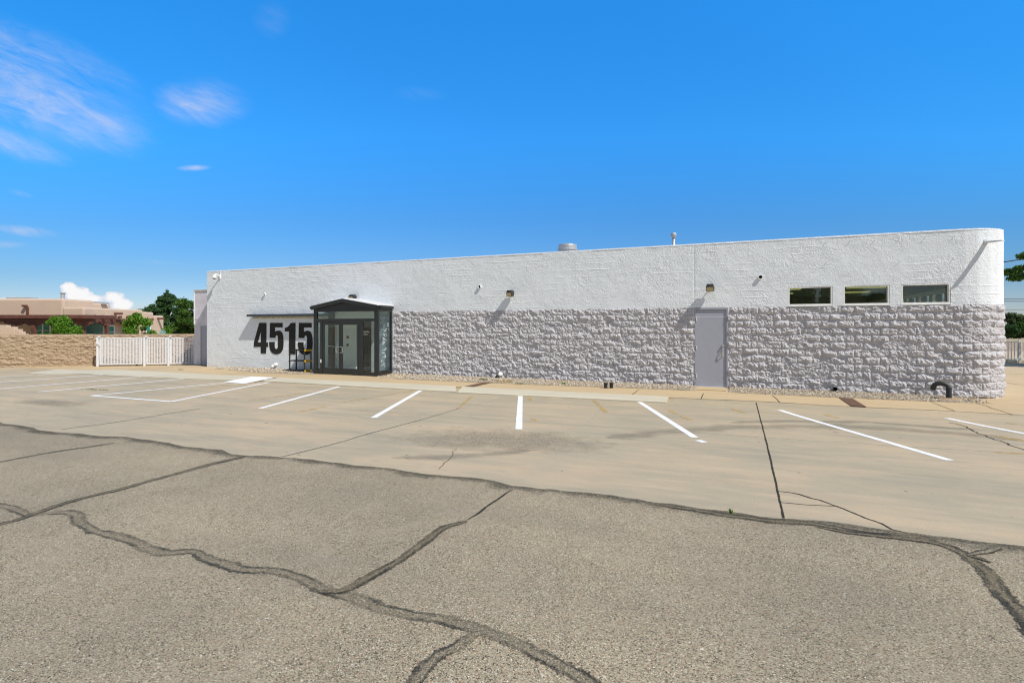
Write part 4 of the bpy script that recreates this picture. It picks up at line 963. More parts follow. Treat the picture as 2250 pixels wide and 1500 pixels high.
# ------------------------------------------------------------------ left: boundary wall and gates
def block_wall(p, q, zt, label, seed):
    """split block garden wall with real relief; p, q plan points left to right as seen"""
    p = Vector((*p, 0)); q = Vector((*q, 0)); d = (q - p); L = d.length; d.normalize(); nrm = Vector((d.y, -d.x, 0))
    u = np.arange(0, L, .03); z = np.linspace(-.12, zt, 64); UU, Z2 = np.meshgrid(u, z); ch = zt / 7
    cr = np.clip(np.floor(Z2 / ch), 0, 6).astype(int); off = (cr % 2) * .2; b = np.floor((UU + off) / .4).astype(int); fu = (UU + off) / .4 - b; fv = Z2 / ch - cr
    dd = np.minimum(np.minimum(fu, 1 - fu) * .4, np.minimum(fv, 1 - fv) * ch); jm = .55 + .45 * np.clip(dd / .02, 0, 1)
    r_ = np.random.default_rng(seed).random((512, 8, 2))[b & 511, cr]
    h = (.03 + .05 * np.abs(vnoise(UU * 3 + 9 * r_[..., 0], Z2 * 8, seed) - .5) + .045 * (vnoise(UU * 7, Z2 * 14, seed + 1) - .5) + .035 * (vnoise(UU * 15, Z2 * 30, seed + 2) - .5) + .016 * r_[..., 1]) * jm
    V = np.stack([p.x + d.x * UU + nrm.x * h, p.y + d.y * UU + nrm.y * h, Z2], -1)
    o = thing('boundary_wall', ((p + q) / 2)[:], label, 'wall')
    np_mesh('block_face', V.reshape(-1, 3), grid_faces(len(z), len(u)), M['brown_block'], o)
    m = MB(); a = p - nrm * .1; b_ = q - nrm * .1; m.obox((a.x, a.y), (b_.x, b_.y), .098, -.2, zt - .02); m.obox((a.x, a.y), (b_.x, b_.y), .13, zt - .018, zt + .03); m.build('coping', M['brown_block'], o)
    return o
w0, w1, w2_ = atd(-420, 23.6), atd(206, 26.9), atd(470, 28.9)
block_wall(w0, w1, 1.45, 'brown split block garden wall left of the white gates', 41)
block_wall(w1, w2_, 1.44, 'brown split block garden wall running behind the white gates', 43)
GY = 25.95
def gyd(px): return 26.35 + (px - 214) / 213 * .95
def gat(px, off=0.0): return atd(px, gyd(px) + off)
GZ = -.10
def gate(px0, px1, label, name, pitch=.062, wheel=False, infill=None):
    a = Vector((*gat(px0), 0)); b = Vector((*gat(px1), 0)); d = (b - a); L = d.length; d.normalize()
    o = thing(name, ((a + b) / 2)[:], label, 'gate', 'white picket gate panels')
    zt_, zb_ = 1.30, .075 + GZ; m = MB()
    m.obox(a.xy, b.xy, .022, zt_ - .035, zt_ + .01); m.obox(a.xy, b.xy, .022, zb_ - .01, zb_ + .035)
    m.obox(a.xy, (a + d * .045).xy, .022, zb_ + .036, zt_ - .036); m.obox((b - d * .045).xy, b.xy, .022, zb_ + .036, zt_ - .036); m.build('frame', M['white_metal'], o)
    m = MB(); k = int((L - .12) / pitch)
    for i in range(k):
        c = a + d * (.07 + (L - .14) * i / (k - 1)); m.obox((c - d * .0165).xy, (c + d * .0165).xy, .014, zb_ + .036, zt_ - .036)
    m.build('picket_panel', M['white_metal'], o)
    if wheel:
        c = b - d * .25; m = MB(); nn_ = Vector((-d.y, d.x, 0)); m.tube([c - nn_ * .03 + Vector((0, 0, .04 + GZ)), c + nn_ * .03 + Vector((0, 0, .04 + GZ))], .045, 14); m.build('wheel', M['black_plastic'], o)
    return o
gate(219, 313, 'wide white picket sliding gate nearest the garden wall end', 'sliding_gate', wheel=True)
gate(322, 367, 'narrow white picket gate panel between two white posts', 'picket_gate')
gr_ = gate(374, 427, 'white picket gate panel half shaded beside the building', 'picket_gate')
for px, lb in ((214.5, 'white steel gate post at the garden wall end'), (317.5, 'white steel gate post between sliding gate and narrow panel'), (370.5, 'white steel gate post between narrow panel and shaded panel')):
    a = gat(px, -.03); o = thing('gate_post', (*a, GZ), lb, 'gate post', 'white gate posts')
    m = MB(); m.obox(gat(px - 2, -.06), gat(px + 2, -.06), .05, GZ - .02, 1.335); m.build('post', M['white_metal'], o, bevel=.006)
    m = MB(); m.obox(gat(px + 1, -.06), gat(px + 6, -.06), .03, 1.336, 1.40); m.build('roller_bracket', M['white_metal'], o, bevel=.006)
    if px < 300:
        m = MB(); m.obox(gat(px - 4, -.14), gat(px + 6, -.14), .02, 1.0, 1.04); m.build('gate_latch', M['white_metal'], o)
m = MB(); p = gat(410.5, -.05); o = thing('gate_sign', (*p, 1.2), 'small white hanging sign with red patch on the shaded gate panel', 'sign')
m.obox(gat(409.3, -.05), gat(411.7, -.05), .006, .95, 1.30); m.build('plate', M['white_metal'], o); m = MB(); m.obox(gat(409.2, -.062), gat(411.8, -.062), .005, 1.14, 1.23); m.build('red_patch', M['sign_red'], o)

# ------------------------------------------------------------------ neighbour's adobe house
H0 = atd(150, 42)
hs = thing('adobe_house', (*H0, 0), 'low tan adobe house with dark timber portal behind the garden wall', 'house')
def hp(X, Y): return cam2w(X, Y)
def hbox(m, X0, X1, Y0, Y1, z0, z1): m.prism([hp(X0, Y0), hp(X1, Y0), hp(X1, Y1), hp(X0, Y1)], z0, z1)
hX = lambda px, Y: (px - CX) * Y / F
XA = -35.4; XB = -32.97
m = MB(); hbox(m, -60, XA, 42, 45.1, 0, 4.06); m.build('wall', M['adobe'], hs, bevel=.14)
m = MB(); hbox(m, -52, XA - .01, 44.9, 47.0, 0, 3.86); m.build('rear_wall', M['adobe'], hs, bevel=.14)
m = MB(); hbox(m, -34.65, XB, 41, 47.6, 2.46, 3.34); hbox(m, XA - .6, -34.3, 42.05, 47.55, 2.47, 3.335); m.build('portal_parapet', M['adobe'], hs, bevel=.12)
m = MB(); hbox(m, XA - 1, XB + .02, 47.3, 49.0, 0, 3.17); hbox(m, XA - 1, XB - .02, 48.8, 50.5, 0, 2.88); m.build('end_wall', M['adobe'], hs, bevel=.14)
m = MB(); hbox(m, XA - 1, XB - .75, 43.9, 47.4, 0, 2.45); m.build('portal_wall', M['adobe'], hs, bevel=.05)
# front portal
m = MB(); hbox(m, -60, hX(189, 39), 39.0, 42.0, 2.45, 2.72); m.build('portal_fascia', M['brown_wood'], hs, bevel=.02)
m = MB(); hbox(m, -60, hX(150, 39.3), 39.25, 39.5, 2.20, 2.44); hbox(m, XB - .35, XB - .05, 39.3, 48.2, 2.22, 2.46); m.build('portal_beam', M['brown_wood'], hs, bevel=.01)
for X, Y, c_ in ((hX(33, 39.4), 39.4, 1.9), (hX(75, 39.4), 39.4, 0), (hX(183, 39.6), 39.6, 0), (XB - .2, 43.6, 0), (XB - .2, 45.9, 0), (XB - .2, 47.9, 0)):
    m = MB(); hbox(m, X - .12, X + .12, Y - .12, Y + .12, c_, 2.2); po = m.build('portal_post', M['brown_wood'], hs, bevel=.015)
    m = MB(); ax = (1, 0) if Y < 40 else (0, 1)
    prof = [(-.75, 2.21), (.75, 2.21), (.72, 2.08), (.5, 2.05), (.38, 1.96), (.14, 1.94), (-.14, 1.94), (-.38, 1.96), (-.5, 2.05), (-.72, 2.08)]
    n = len(prof); A = [(*hp(X + a * ax[0] - .1 * ax[1], Y + a * ax[1] - .1 * ax[0]), z) for a, z in prof]; B = [(*hp(X + a * ax[0] + .1 * ax[1], Y + a * ax[1] + .1 * ax[0]), z) for a, z in prof]
    m.add(A + B, [tuple(range(n)), tuple(range(n, 2 * n))[::-1]] + [((i + 1) % n, i, n + i, n + (i + 1) % n) for i in range(n)]); m.build('corbel', M['brown_wood'], po)
for Y in (41.9, 42.85, 43.75, 44.65, 45.6, 48.6):
    z = 2.66 if Y < 47 else 2.5; a = hp(XB - .3, Y); b = hp(XB + .20, Y); m = MB(); m.tube([(*a, z), (*b, z)], .13, 12); m.build('viga', M['log'], hs)
for X0_, Y, z, dx, dy in ((hX(58, 42), 42, 3.5, 0, -.3), (XB, 44.2, 2.95, .6, 0), (XB, 49.6, 2.62, .6, 0)):
    a = Vector((*hp(X0_, Y), z)); b = Vector((*hp(X0_ + dx, Y + dy), z - .03)); m = MB(); m.obox(a.xy, b.xy, .11, z - .1, z + .06); m.build('canale', M['brown_wood'], hs)
m = MB(); X_ = hX(60, 41.9); hbox(m, X_ - .05, X_ + .05, 41.85, 41.99, 2.73, 3.4); m.build('downspout', M['brown_wood'], hs)
def hwin(X0_, X1_, Y0_, Y1_, z0, z1, nx, ny, mull=0):
    """window on a house wall; (nx, ny) outward in the house frame"""
    a = Vector((X0_, Y0_, 0)); b = Vector((X1_, Y1_, 0)); d = (b - a).normalized(); nn_ = Vector((nx, ny, 0)); fr = MB()
    def seg(u0, u1, z0_, z1_, o0, o1, M_):
        P = [a + d * u0 + nn_ * o0, a + d * u1 + nn_ * o0, a + d * u1 + nn_ * o1, a + d * u0 + nn_ * o1]; M_.prism([hp(p.x, p.y) for p in P], z0_, z1_)
    L = (b - a).length
    seg(0, L, z0, z0 + .07, 0.0, .05, fr); seg(0, L, z1 - .07, z1, 0, .05, fr); seg(0, .07, z0 + .07, z1 - .07, 0, .05, fr); seg(L - .07, L, z0 + .07, z1 - .07, 0, .05, fr)
    for k in range(mull): u = L * (k + 1) / (mull + 1); seg(u - .06, u + .06, z0 + .07, z1 - .07, 0, .045, fr)
    seg(.07, L - .07, (z0 + z1) / 2 - .02, (z0 + z1) / 2 + .02, 0, .03, fr)
    wo = fr.build('window', M['frame_white'], hs); bl = MB(); seg(.07, L - .07, z0 + .07, z1 - .07, .004, .012, bl); bl.build('blind', M['teal_blind'], wo); gl_ = MB(); seg(.07, L - .07, z0 + .07, z1 - .07, .016, .02, gl_); gl_.build('pane', M['teal_glass'], wo)
hwin(hX(78, 42), hX(128, 42), 41.99, 41.99, .9, 2.2, 0, -1, 2)
hwin(hX(150, 42), hX(183, 42), 41.99, 41.99, .3, 2.25, 0, -1, 1)
hwin(XA + .01, XA + .01, 42.4, 43.6, .2, 2.2, 1, 0, 0)
hwin(XB - .74, XB - .74, 44.3, 45.1, .9, 1.95, 1, 0, 0); hwin(XB - .74, XB - .74, 46.6, 47.25, .6, 2.0, 1, 0, 0); hwin(XB + .03, XB + .03, 47.9, 48.5, .7, 2.1, 1, 0, 0)
m = MB(); X_ = hX(205, 43.9); hbox(m, XA + .02, XB - .74, 43.86, 43.9, 0.0, 2.1); m.build('portal_door', M['teal_blind'], hs)
for k, (pa, pb, zz) in enumerate(((-40, 16, 1.87), (16, 33, 1.75), (33, 43, 1.62), (43, 49, 1.5), (49, 55, 1.38))):
    pass
ya = 37.5; m = MB()
for pa, pb, py in ((-60, 16, 714), (16, 32, 718), (32, 43, 723), (43, 49, 728.5), (49, 56, 733.5)): hbox(m, hX(pa, ya), hX(pb, ya), ya, ya + .3, 0, zat(py, ya))
st_ = m.build('stepped_garden_wall', M['adobe'], None, (*hp(hX(10, ya), ya), 0), bevel=.04); tag(st_, 'stepped tan adobe garden wall in front of the house porch', 'wall')
m = MB(); a = hp(hX(138, 42.6), 42.6); m.lathe((*a, 0), [(.14, 3.9), (.14, 4.48), (.2, 4.5), (.2, 4.56), (.12, 4.6)], 14); m.build('roof_flue', M['galv'], hs)
m = MB(); hbox(m, hX(15, 44), hX(63, 44), 43.9, 44.9, 4.0, 4.27); m.build('roof_skylight', M['galv'], hs)
m = MB(); hbox(m, hX(209, 46), hX(217, 46), 45.8, 46.4, 3.8, 4.0); hbox(m, hX(226, 46), hX(232, 46), 45.8, 46.4, 3.8, 3.95); m.build('roof_unit', M['galv'], hs)
# satellite dish
p = atd(358, 40); zc_ = zat(732, 40); o = thing('satellite_dish', (*p, 0), 'grey-green satellite dish rising above the garden wall', 'satellite dish')
m = MB(); K = 22; dirn = Vector((.35, -.85, .35)).normalized(); u_ = dirn.orthogonal().normalized(); v_ = dirn.cross(u_); c0 = Vector((*p, zc_)); rings = []
for r_, dp in ((.02, 0), (.12, .012), (.22, .045), (.27, .07)): rings.append([c0 + u_ * r_ * math.cos(2 * PI * k / K) + v_ * r_ * math.sin(2 * PI * k / K) + dirn * dp for k in range(K)])
m.v = [tuple(q) for r in rings for q in r]; m.f = [(i * K + k, i * K + (k + 1) % K, (i + 1) * K + (k + 1) % K, (i + 1) * K + k) for i in range(3) for k in range(K)]; m.m = [0] * len(m.f); m.build('reflector', M['dish'], o, smooth=True)
m = MB(); m.tube([(*p, 0), (*p, zc_)], .03, 8); m.tube([tuple(c0 - v_ * .2), tuple(c0 + dirn * .35)], .012, 6); m.build('mast', M['galv'], o)

# ------------------------------------------------------------------ vegetation
def leaves(clumps, n, size, seed, flat=0.0, elong=1.6):
    """leaf-sized quads through ragged clumps; clumps = [(x, y, z, rx, ry, rz, weight)]"""
    r = np.random.default_rng(seed); w = np.array([c[6] for c in clumps]); w = w / w.sum(); k = r.choice(len(clumps), n, p=w); C = np.array([c[:6] for c in clumps])[k]
    d = r.normal(size=(n, 3)); d /= np.linalg.norm(d, axis=1, keepdims=True); rad = r.random(n) ** .45
    rad = rad * (.75 + .35 * r.random(n)) ; P = C[:, :3] + d * C[:, 3:] * rad[:, None]
    a = r.normal(size=(n, 3)); a[:, 2] *= 1 - flat; a /= np.linalg.norm(a, axis=1, keepdims=True)
    b = np.cross(a, r.normal(size=(n, 3))); b /= np.linalg.norm(b, axis=1, keepdims=True)
    s_ = size * (.6 + .8 * r.random((n, 1))); a = a * s_ * elong * .5; b = b * s_ * .5
    V = np.stack([P - a, P + b * .9 - a * .1, P + a, P - b * .9 - a * .1], 1).reshape(-1, 3)
    return V, np.arange(n * 4).reshape(n, 4)
def sub_clumps(c, R, n, r0, seed, squash=.8, z_bias=0.0):
    r = random.Random(seed); out = []
    for i in range(n):
        while True:
            d = Vector((r.uniform(-1, 1), r.uniform(-1, 1), r.uniform(-1, 1)))
            if .25 < d.length < 1: break
        d = d.normalized() * d.length ** .5
        k = r0 * r.uniform(.6, 1.25); out.append((c[0] + d.x * R[0], c[1] + d.y * R[1], c[2] + d.z * R[2], k, k, k * squash, k ** 2))
    return out
def tree(name, base, h, clumps, nleaf, size, mat, label, cat, seed, trunk_r=.2, group=None, elong=1.6, limbs=8):
    o = thing(name, (*base, 0), label, cat, group); r = random.Random(seed); top = max(c[2] for c in clumps)
    m = MB(); hb = h * .35; bx, by = base
    m.tube([(bx, by, -.2), (bx + .1, by, hb * .5), (bx + .05, by + .1, hb), (bx, by, h * .7)], [trunk_r, trunk_r * .8, trunk_r * .6, trunk_r * .2], 8); tk = m.build('trunk', M['bark'], o)
    m = MB()
    for c in r.sample(clumps, min(limbs, len(clumps))):
        z0 = r.uniform(.5, 1.2) * hb; p0 = Vector((bx, by, z0)); p2 = Vector(c[:3]); pm = (p0 + p2) / 2 + Vector((0, 0, .15 * (p2 - p0).length * r.uniform(-.5, .5)))
        m.tube([p0, pm, p2], [trunk_r * .45, trunk_r * .28, trunk_r * .08], 6)
    m.build('limb', M['bark'], o)
    V, F_ = leaves(clumps, nleaf, size, seed, elong=elong); np_mesh('crown', V, F_, M[mat], o)
    return o
# dark evergreen and its greener neighbour behind the gates
b = atd(367, 58); r = random.Random(2); cl = []
for k in range(170):
    t_ = r.random() ** 1.1; z = .8 + 4.6 * t_; R_ = .25 + 2.5 * (1 - t_) ** .62; a = r.uniform(0, 2 * PI); rr_ = R_ * r.uniform(.45, 1.0); q = r.uniform(.35, .62) * (1 - .5 * t_); cl.append((b[0] + rr_ * math.cos(a), b[1] + rr_ * math.sin(a), z, q, q, q * .75, q ** 2))
cl += [(b[0], b[1], 5.55, .22, .22, .4, .08), (b[0] + .9, b[1] + .4, 4.5, .4, .4, .5, .2)]
tree('evergreen_tree', b, 5.6, cl, 34000, .115, 'leaf_dark', 'dark bluish evergreen tree rising over the garden wall', 'tree', 3, .22, 'trees beyond the garden wall')
b = atd(418, 54); tree('leafy_tree', b, 4.9, sub_clumps((b[0], b[1], 2.6), (1.5, 1.5, 2.3), 60, .5, 5), 20000, .11, 'leaf_mid', 'brighter green leafy tree against the annex edge', 'tree', 6, .18, 'trees beyond the garden wall')
b = atd(333, 66); tree('leafy_tree', b, 4.0, sub_clumps((b[0], b[1], 2.6), (2.2, 1.6, 1.6), 24, .6, 15), 9000, .13, 'leaf_dark', 'low dark tree behind the end of the adobe house', 'tree', 16, .16, 'trees beyond the garden wall')
# shrubs in front of the house
def shrub(px, Y, zt, w, n, size, mat, label, seed, k=26):
    b = atd(px, Y); cl = sub_clumps((b[0], b[1], zt * .55), (w, w * .8, zt * .40), k, .34, seed, .9)
    o = thing('garden_shrub', (*b, 0), label, 'shrub', 'shrubs behind the garden wall'); r = random.Random(seed); m = MB()
    for c in cl[:14]: m.tube([(b[0] + r.uniform(-.15, .15), b[1], 0), ((b[0] + c[0]) / 2, (b[1] + c[1]) / 2, c[2] * .55), c[:3]], [.035, .022, .008], 5)
    m.build('stem', M['bark'], o); V, F_ = leaves(cl, n, size, seed); np_mesh('foliage', V, F_, M[mat], o)
shrub(137, 35, 2.62, 1.0, 15000, .075, 'leaf_bright', 'bright green rounded shrub before the timber portal', 21)
shrub(305, 37, 2.95, .95, 7000, .09, 'leaf_bright', 'tall loose green shrub before the adobe end wall', 22, 22)
shrub(358, 43, 2.2, .6, 2000, .10, 'leaf_bright', 'yellow green shrub beside the satellite dish', 23, 10)
# right: tree beyond the corner
b = atd(2420, 24); cl = sub_clumps((*atd(2440, 24), 6.0), (2.6, 2.6, 2.0), 60, .7, 31)
br = [atd(2226, 24), atd(2240, 24), atd(2255, 24.3), atd(2214, 24.2), atd(2270, 23.6), atd(2250, 23.5)]
zz = [zat(600, 24), zat(590, 24), zat(604, 24), zat(597, 24), zat(585, 24), zat(566, 24)]
cl = [c for c in cl if (Vector(c[:2]) - Vector(atd(2440, 24))).length < 2.6 and c[0] > atd(2350, 24)[0]]
bcl = [(q[0], q[1], z, .30, .30, .17, .3) for q, z in zip(br, zz)] + [(*atd(2232, 24), zat(611, 24), .34, .3, .16, .3), (*atd(2290, 24), zat(600, 24), .5, .5, .35, .6)]
tree('shade_tree', b, 7.5, cl, 15000, .11, 'leaf_mid', 'leafy branch of a shade tree reaching in at the right edge', 'tree', 32, .26, None, 1.5, 14)
m = MB(); o = [q for q in bpy.data.objects if q.name.startswith('shade_tree')][0]
V, F_ = leaves(bcl, 5200, .062, 34); np_mesh('branch_foliage', V, F_, M['leaf_mid'], o)
m.tube([(*b, 3.2), (*atd(2330, 24), 4.0), (*atd(2270, 24), zat(600, 24)), (*atd(2220, 24.1), zat(597, 24))], [.12, .08, .04, .012], 6); m.tube([(*atd(2270, 24), zat(600, 24)), (*atd(2250, 23.6), zat(572, 24))], [.03, .01], 5); m.build('branch', M['bark'], o)
# far trees on the right
for i, (px, Y, zt, w, mt, lb) in enumerate([(2214, 85, 4.0, 2.2, 'leaf_olive', 'greyish olive far tree just right of the building corner'), (2240, 82, 2.3, 1.9, 'leaf_mid', 'low yellow-green far tree at the right edge'), (2205, 80, 2.2, 1.6, 'leaf_dark', 'dark low far tree tucked behind the building corner'), (2272, 84, 3.2, 2.4, 'leaf_mid', 'round far tree cut by the right edge'), (2330, 86, 4.2, 3.0, 'leaf_dark', 'far tree beyond the right edge')]):
    b = atd(px, Y); tree('far_tree', b, zt, sub_clumps((b[0], b[1], zt * .55), (w, w, zt * .42), 34, .6, 50 + i), 9000, .17, mt, lb, 'tree', 60 + i, .18, 'far trees across the field')
# trees over the road behind the viewer, mirrored in the left window
for i, (x, y, zt, w) in enumerate([(7.9, -62, 7.2, 1.5), (12.9, -62, 8.6, 1.7), (17.2, -64, 5.6, 2.6)]):
    tree('roadside_tree', (x, y), zt, sub_clumps((x, y, zt * .62), (w, w, zt * .36), 34, 1.2, 70 + i), 5000, .4, 'leaf_dark', ['tall dark tree mirrored left in the first window', 'tall dark tree mirrored right in the first window', 'lower dark tree mirrored in the middle window'][i], 'tree', 80 + i, .3, 'trees mirrored in the windows')

# weeds and dry tufts
def tuft(px, py, n, hgt, spread, mat, label, seed, zf=None):
    g_ = G(px, py, zf); r = np.random.default_rng(seed); Vv = []; Ff = []
    for i in range(n):
        a = r.uniform(0, 6.28); rr_ = spread * r.random() ** .7; x, y = g_[0] + rr_ * np.cos(a), g_[1] + rr_ * np.sin(a) * .6; t_ = r.uniform(0, 6.28); h = hgt * r.uniform(.4, 1); ln = h * r.uniform(.2, .8); w = .006 + .004 * r.random()
        dx, dy = np.cos(t_), np.sin(t_); k = len(Vv); z = g_[2]
        Vv += [(x - dy * w, y + dx * w, z), (x + dy * w, y - dx * w, z), (x + dx * ln * .5 + dy * w * .7, y + dy * ln * .5 - dx * w * .7, z + h * .7), (x + dx * ln * .5 - dy * w * .7, y + dy * ln * .5 + dx * w * .7, z + h * .7)]; Ff.append((k, k + 1, k + 2, k + 3))
        Vv += [(x + dx * ln, y + dy * ln, z + h), (x + dx * ln, y + dy * ln, z + h)]; Ff.append((k + 3, k + 2, k + 4, k + 5))
    o = np_mesh('weed', np.array(Vv), np.array(Ff), M[mat], None, g_); tag(o, label, 'weed', 'weeds in the concrete')
for a in ((195, 855, 60, .022, .28, 'leaf_mid', 'flat green weed in the left parking stall, nearer the edge', 1, None), (219, 857, 70, .022, .40, 'leaf_mid', 'broader flat green weed in the left parking stall', 2, None), (1607, 1128, 9, .06, .02, 'leaf_bright', 'green grass tuft at the asphalt edge', 3, None), (1140, 843, 50, .04, .15, 'leaf_mid', 'small green weed in the gravel under the wall lamp', 4, .03), (1240, 843, 60, .06, .10, 'leaf_bright', 'small green weed in the gravel before the pipe stubs', 5, .03), (1110, 838, 160, .05, .34, 'leaf_dry', 'yellow dry grass clump beside the black drain nozzle', 6, .03), (1062, 834, 90, .04, .18, 'leaf_olive', 'dark dry weed against the block wall foot', 7, .04), (398, 812, 40, .04, .16, 'leaf_olive', 'dark little weed on the pavement before the gates', 8, .0)): tuft(*a)

# ------------------------------------------------------------------ right: fence, cables
a = Vector((*cam2w(19, 27.3), 0)); b = Vector((*cam2w(48, 27.3), 0)); d = (b - a).normalized(); L = (b - a).length
fo = thing('metal_fence', ((a + b) / 2)[:], 'pale metal picket fence along the dirt field at right', 'fence')
m = MB(); m.obox(a.xy, b.xy, .02, 1.07, 1.12); m.obox(a.xy, b.xy, .02, .16, .20); m.build('rail', M['fence_pale'], fo)
m = MB()
for i in range(int(L / .165)): c = a + d * i * .165; m.obox((c - d * .016).xy, (c + d * .016).xy, .014, .201, 1.069)
m.build('picket_panel', M['fence_pale'], fo)
for i in range(int(L / 2.9) + 1):
    c = a + d * (i * 2.9 + 1.2); m = MB(); m.obox((c - d * .035).xy, (c + d * .035).xy, .0345, 0, 1.17); m.build('fence_post', M['fence_pale'], fo)
m = MB(); m.obox(cam2w(19, 27.5), cam2w(48, 27.5), .09, 0, .14); kb = m.build('fence_kerb', M['kerb'], fo)
# low pale wall across the field
a = atd(2120, 70); b = atd(2500, 70); m = MB(); m.obox(a, b, .15, -.1, .20); m.obox(a, b, .19, .201, .26); fw_ = m.build('field_wall', M['kerb'], None, (*a, 0)); tag(fw_, 'low pale wall across the dirt field before the far trees', 'wall')
def cable(p, q, sag, r_, label):
    p = Vector(p); q = Vector(q); pts = [p + (q - p) * t_ + Vector((0, 0, -4 * sag * t_ * (1 - t_))) for t_ in np.linspace(0, 1, 24)]
    m = MB(); m.tube(pts, r_, 6); o = m.build('power_cable', M['cable'], None, tuple(p)); tag(o, label, 'power cable', 'overhead power cables')
cable((5, 14.02, 4.02), (*atd(2700, 30), zat(486, 30)), .25, .028, 'thick overhead cable slanting up to the right from the building')
for i, (y0, y1, Y, r_, lb) in enumerate([(656.5, 657.5, 100, .045, 'upper of the two paired level cables above the far trees'), (660.5, 662.5, 100, .06, 'lower and thicker of the paired level cables above the far trees'), (681, 678, 100, .028, 'faint single cable below the paired cables'), (704, 692, 100, .024, 'lowest faint cable just over the far tree tops')]):
    cable((*atd(2000, Y + i), zat(y0, Y)), (*atd(2560, Y + i), zat(y1, Y)), .0, r_, lb)

# ------------------------------------------------------------------ sky, sun, camera
SUN = Vector((2.75, -1.0, 3.5)).normalized()
el = math.asin(SUN.z); az = math.atan2(SUN.x, SUN.y)
wd = bpy.data.worlds.new('World'); SC.world = wd; wd.use_nodes = True; nt = wd.node_tree; nt.nodes.clear()
class WT(NT):
    def __init__(s): s.t = nt; s.out = nt.nodes.new('ShaderNodeOutputWorld')
t = WT()
sky = t.n('ShaderNodeTexSky', {'sky_type': 'NISHITA', 'sun_disc': False, 'sun_elevation': el, 'sun_rotation': az, 'altitude': 1500.0, 'air_density': 1.0, 'dust_density': .3, 'ozone_density': 3.0})
hsv = t.n('ShaderNodeHueSaturation', Color=sky.outputs[0]); hsv.inputs['Saturation'].default_value = .72; hsv.inputs['Value'].default_value = .74; hsv.inputs['Hue'].default_value = .5
# clouds live in compass directions: azimuth about the view axis, and elevation
tc = t.n('ShaderNodeTexCoord'); rotn = t.n('ShaderNodeVectorRotate', {'rotation_type': 'Z_AXIS'}); t.set(rotn.inputs['Vector'], tc.outputs['Generated']); rotn.inputs['Angle'].default_value = -PHI
sp = t.n('ShaderNodeSeparateXYZ', Vector=rotn.outputs[0])
yc = t.math('MAXIMUM', sp.outputs[1], .05); U = t.math('DIVIDE', sp.outputs[0], yc); Vv_ = t.math('DIVIDE', sp.outputs[2], yc)
front = t.math('GREATER_THAN', sp.outputs[1], .06)
# away from the sun the sky is a deep azure; on the sun's side it is paler
K_ = 2.4
tint = t.ramp(Vv_, [(0.0, tuple(x / K_ for x in (.72, .66, .80))), (.10, tuple(x / K_ for x in (.62, .735, .86))), (.20, tuple(x / K_ for x in (.60, .98, 1.18))), (.356, tuple(x / K_ for x in (.62, 1.62, 1.92))), (.60, tuple(x / K_ for x in (.62, 2.0, 2.32)))])
hs2 = t.n('ShaderNodeHueSaturation', Color=sky.outputs[0]); hs2.inputs['Saturation'].default_value = 1.25
az_ = t.mix(1.0, hs2.outputs[0], tint, 'MULTIPLY'); vm = t.n('ShaderNodeVectorMath', {'operation': 'SCALE'}); t.set(vm.inputs[0], az_); t.set(vm.inputs['Scale'], t.math('SUBTRACT', K_, t.math('MULTIPLY', t.math('POWER', t.math('MINIMUM', t.math('ABSOLUTE', U), 1.1), 1.6), .17 * K_)))
side = t.ramp(t.math('ADD', t.math('MULTIPLY', sp.outputs[1], .5), .5), [(.45, 0.0), (.72, 1.0)], 'EASE')
bg = t.n('ShaderNodeBackground', Color=t.mix(side, hsv.outputs[0], vm.outputs[0])); bg.inputs[1].default_value = .13
def blob(u, v, ru, rv, ang=0.0):
    """soft oval cloud bank: 1 in the middle, 0 at its rim"""
    ca, sa = math.cos(ang), math.sin(ang); a = t.math('SUBTRACT', U, u); b = t.math('SUBTRACT', Vv_, v)
    p = t.math('DIVIDE', t.math('ADD', t.math('MULTIPLY', a, ca), t.math('MULTIPLY', b, sa)), ru); q = t.math('DIVIDE', t.math('SUBTRACT', t.math('MULTIPLY', b, ca), t.math('MULTIPLY', a, sa)), rv)
    return t.math('SUBTRACT', 1.0, t.math('SQRT', t.math('ADD', t.math('MULTIPLY', p, p), t.math('MULTIPLY', q, q))))
def uvp(px, py): return ((px - CX) / F, (HY - py) / F)
cmb = t.n('ShaderNodeCombineXYZ', X=U, Y=Vv_)
def cn(scale, sx, sy, ang, detail=7, rough=.6, dist=.0):
    m0 = t.n('ShaderNodeMapping', Vector=cmb.outputs[0]); m0.inputs['Rotation'].default_value = (0, 0, ang)
    mp = t.n('ShaderNodeMapping', Vector=m0.outputs[0]); mp.inputs['Scale'].default_value = (sx, sy, 1)
    return t.noise(mp.outputs[0], scale, detail, rough, dist)
streak = cn(10, .75, 2.9, .42, 11, .70, .9)
streak2 = cn(4.5, .6, 2.4, .40, 6, .62, .4)
cir = None
for (px, py, rx, ry, ang, k) in [(50, 178, 330, 135, -.42, 1.0), (200, 262, 170, 52, -.34, .8), (-30, 298, 210, 48, -.28, 1.0), (448, 222, 120, 66, -.05, 1.0), (600, 40, 50, 50, .3, .16), (425, 369, 42, 8, .02, .95), (60, 508, 85, 14, -.12, .7), (0, 538, 70, 10, 0, .5), (345, 577, 75, 8, -.05, .35), (920, 208, 70, 20, -.1, .12), (45, 425, 40, 10, -.25, .35)]:
    u, v_ = uvp(px, py); bl = t.math('MULTIPLY', t.ramp(t.math('ADD', blob(u, v_, rx / F, ry / F, ang), t.math('MULTIPLY', t.math('SUBTRACT', streak2, .5), .8)), [(0.0, 0.0), (1.0, 1.0)], 'EASE'), k)
    cir = bl if cir is None else t.math('MAXIMUM', cir, bl)
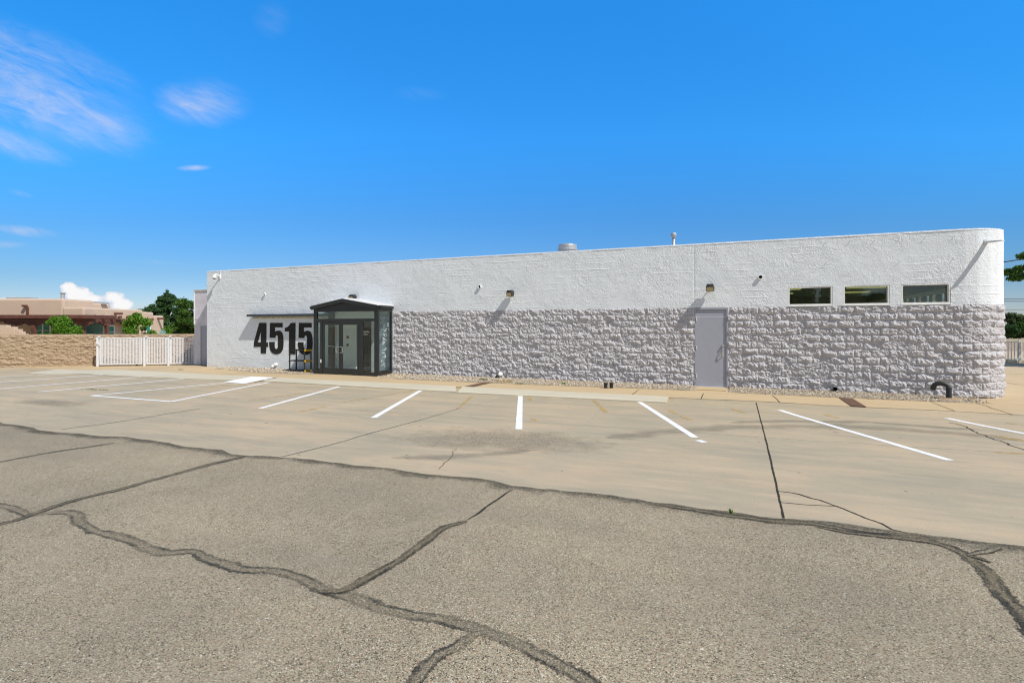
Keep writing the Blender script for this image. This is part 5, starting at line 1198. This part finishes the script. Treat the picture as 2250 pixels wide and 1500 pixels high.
cir = t.math('MULTIPLY', cir, t.ramp(t.math('ADD', t.math('MULTIPLY', streak, .6), t.math('MULTIPLY', streak2, .4)), [(.38, .03), (.51, .45), (.65, 1.0)]))
cir = t.math('MULTIPLY', cir, .95)
cu = None
nzc = t.math('MULTIPLY', t.math('SUBTRACT', cn(26, 1, 1.1, 0, 9, .66, .3), .5), 2.4)
for (px, py, rx, ry) in [(153, 634, 22, 18), (172, 648, 34, 22), (198, 660, 32, 14), (250, 654, 26, 17), (264, 670, 30, 16), (20, 660, 44, 9), (100, 662, 28, 7)]:
    u, v_ = uvp(px, py); bl = t.math('ADD', blob(u, v_, rx / F, ry / F), t.math('MULTIPLY', nzc, .55)); cu = bl if cu is None else t.math('MAXIMUM', cu, bl)
cua = t.ramp(cu, [(.06, 0.0), (.17, 1.0)]); cut = t.mix(t.ramp(t.math('ADD', cu, t.math('MULTIPLY', nzc, .35)), [(.05, 0.0), (.50, 1.0)]), (.64, .72, .86), (1.0, 1.0, 1.0))
shm = t.n('ShaderNodeBackground', Color=(.72, .78, .98)); shm.inputs[1].default_value = .86
shc = t.n('ShaderNodeBackground', Color=cut); shc.inputs[1].default_value = .95
m1 = t.n('ShaderNodeMixShader'); t.set(m1.inputs[0], t.math('MULTIPLY', cir, front)); t.set(m1.inputs[1], bg); t.set(m1.inputs[2], shm)
m2 = t.n('ShaderNodeMixShader'); t.set(m2.inputs[0], t.math('MULTIPLY', cua, front)); t.set(m2.inputs[1], m1); t.set(m2.inputs[2], shc)
t.set(t.out.inputs[0], m2)

ld = bpy.data.lights.new('sun', 'SUN'); ld.energy = 4.9; ld.angle = math.radians(.53); ld.color = (1.0, .945, .86)
lo = bpy.data.objects.new('sun', ld); COL.objects.link(lo); lo.rotation_euler = (-SUN).to_track_quat('-Z', 'Y').to_euler(); lo.location = (20, -10, 30)
cd = bpy.data.cameras.new('camera'); cd.sensor_width = 36; cd.lens = F * 36 / 2250; cd.shift_y = -(750 - HY) / 2250; cd.clip_end = 3000; cd.clip_start = .05
co = bpy.data.objects.new('camera', cd); COL.objects.link(co); co.location = (0, -D, HC); co.rotation_euler = (PI / 2, 0, PHI); SC.camera = co
SC.cycles.use_denoising = True; SC.cycles.sample_clamp_indirect = 4.0; SC.cycles.filter_width = 1.15
SC.view_settings.view_transform = 'Standard'; SC.view_settings.look = 'None'; SC.view_settings.exposure = 0.0; SC.view_settings.gamma = 1.0
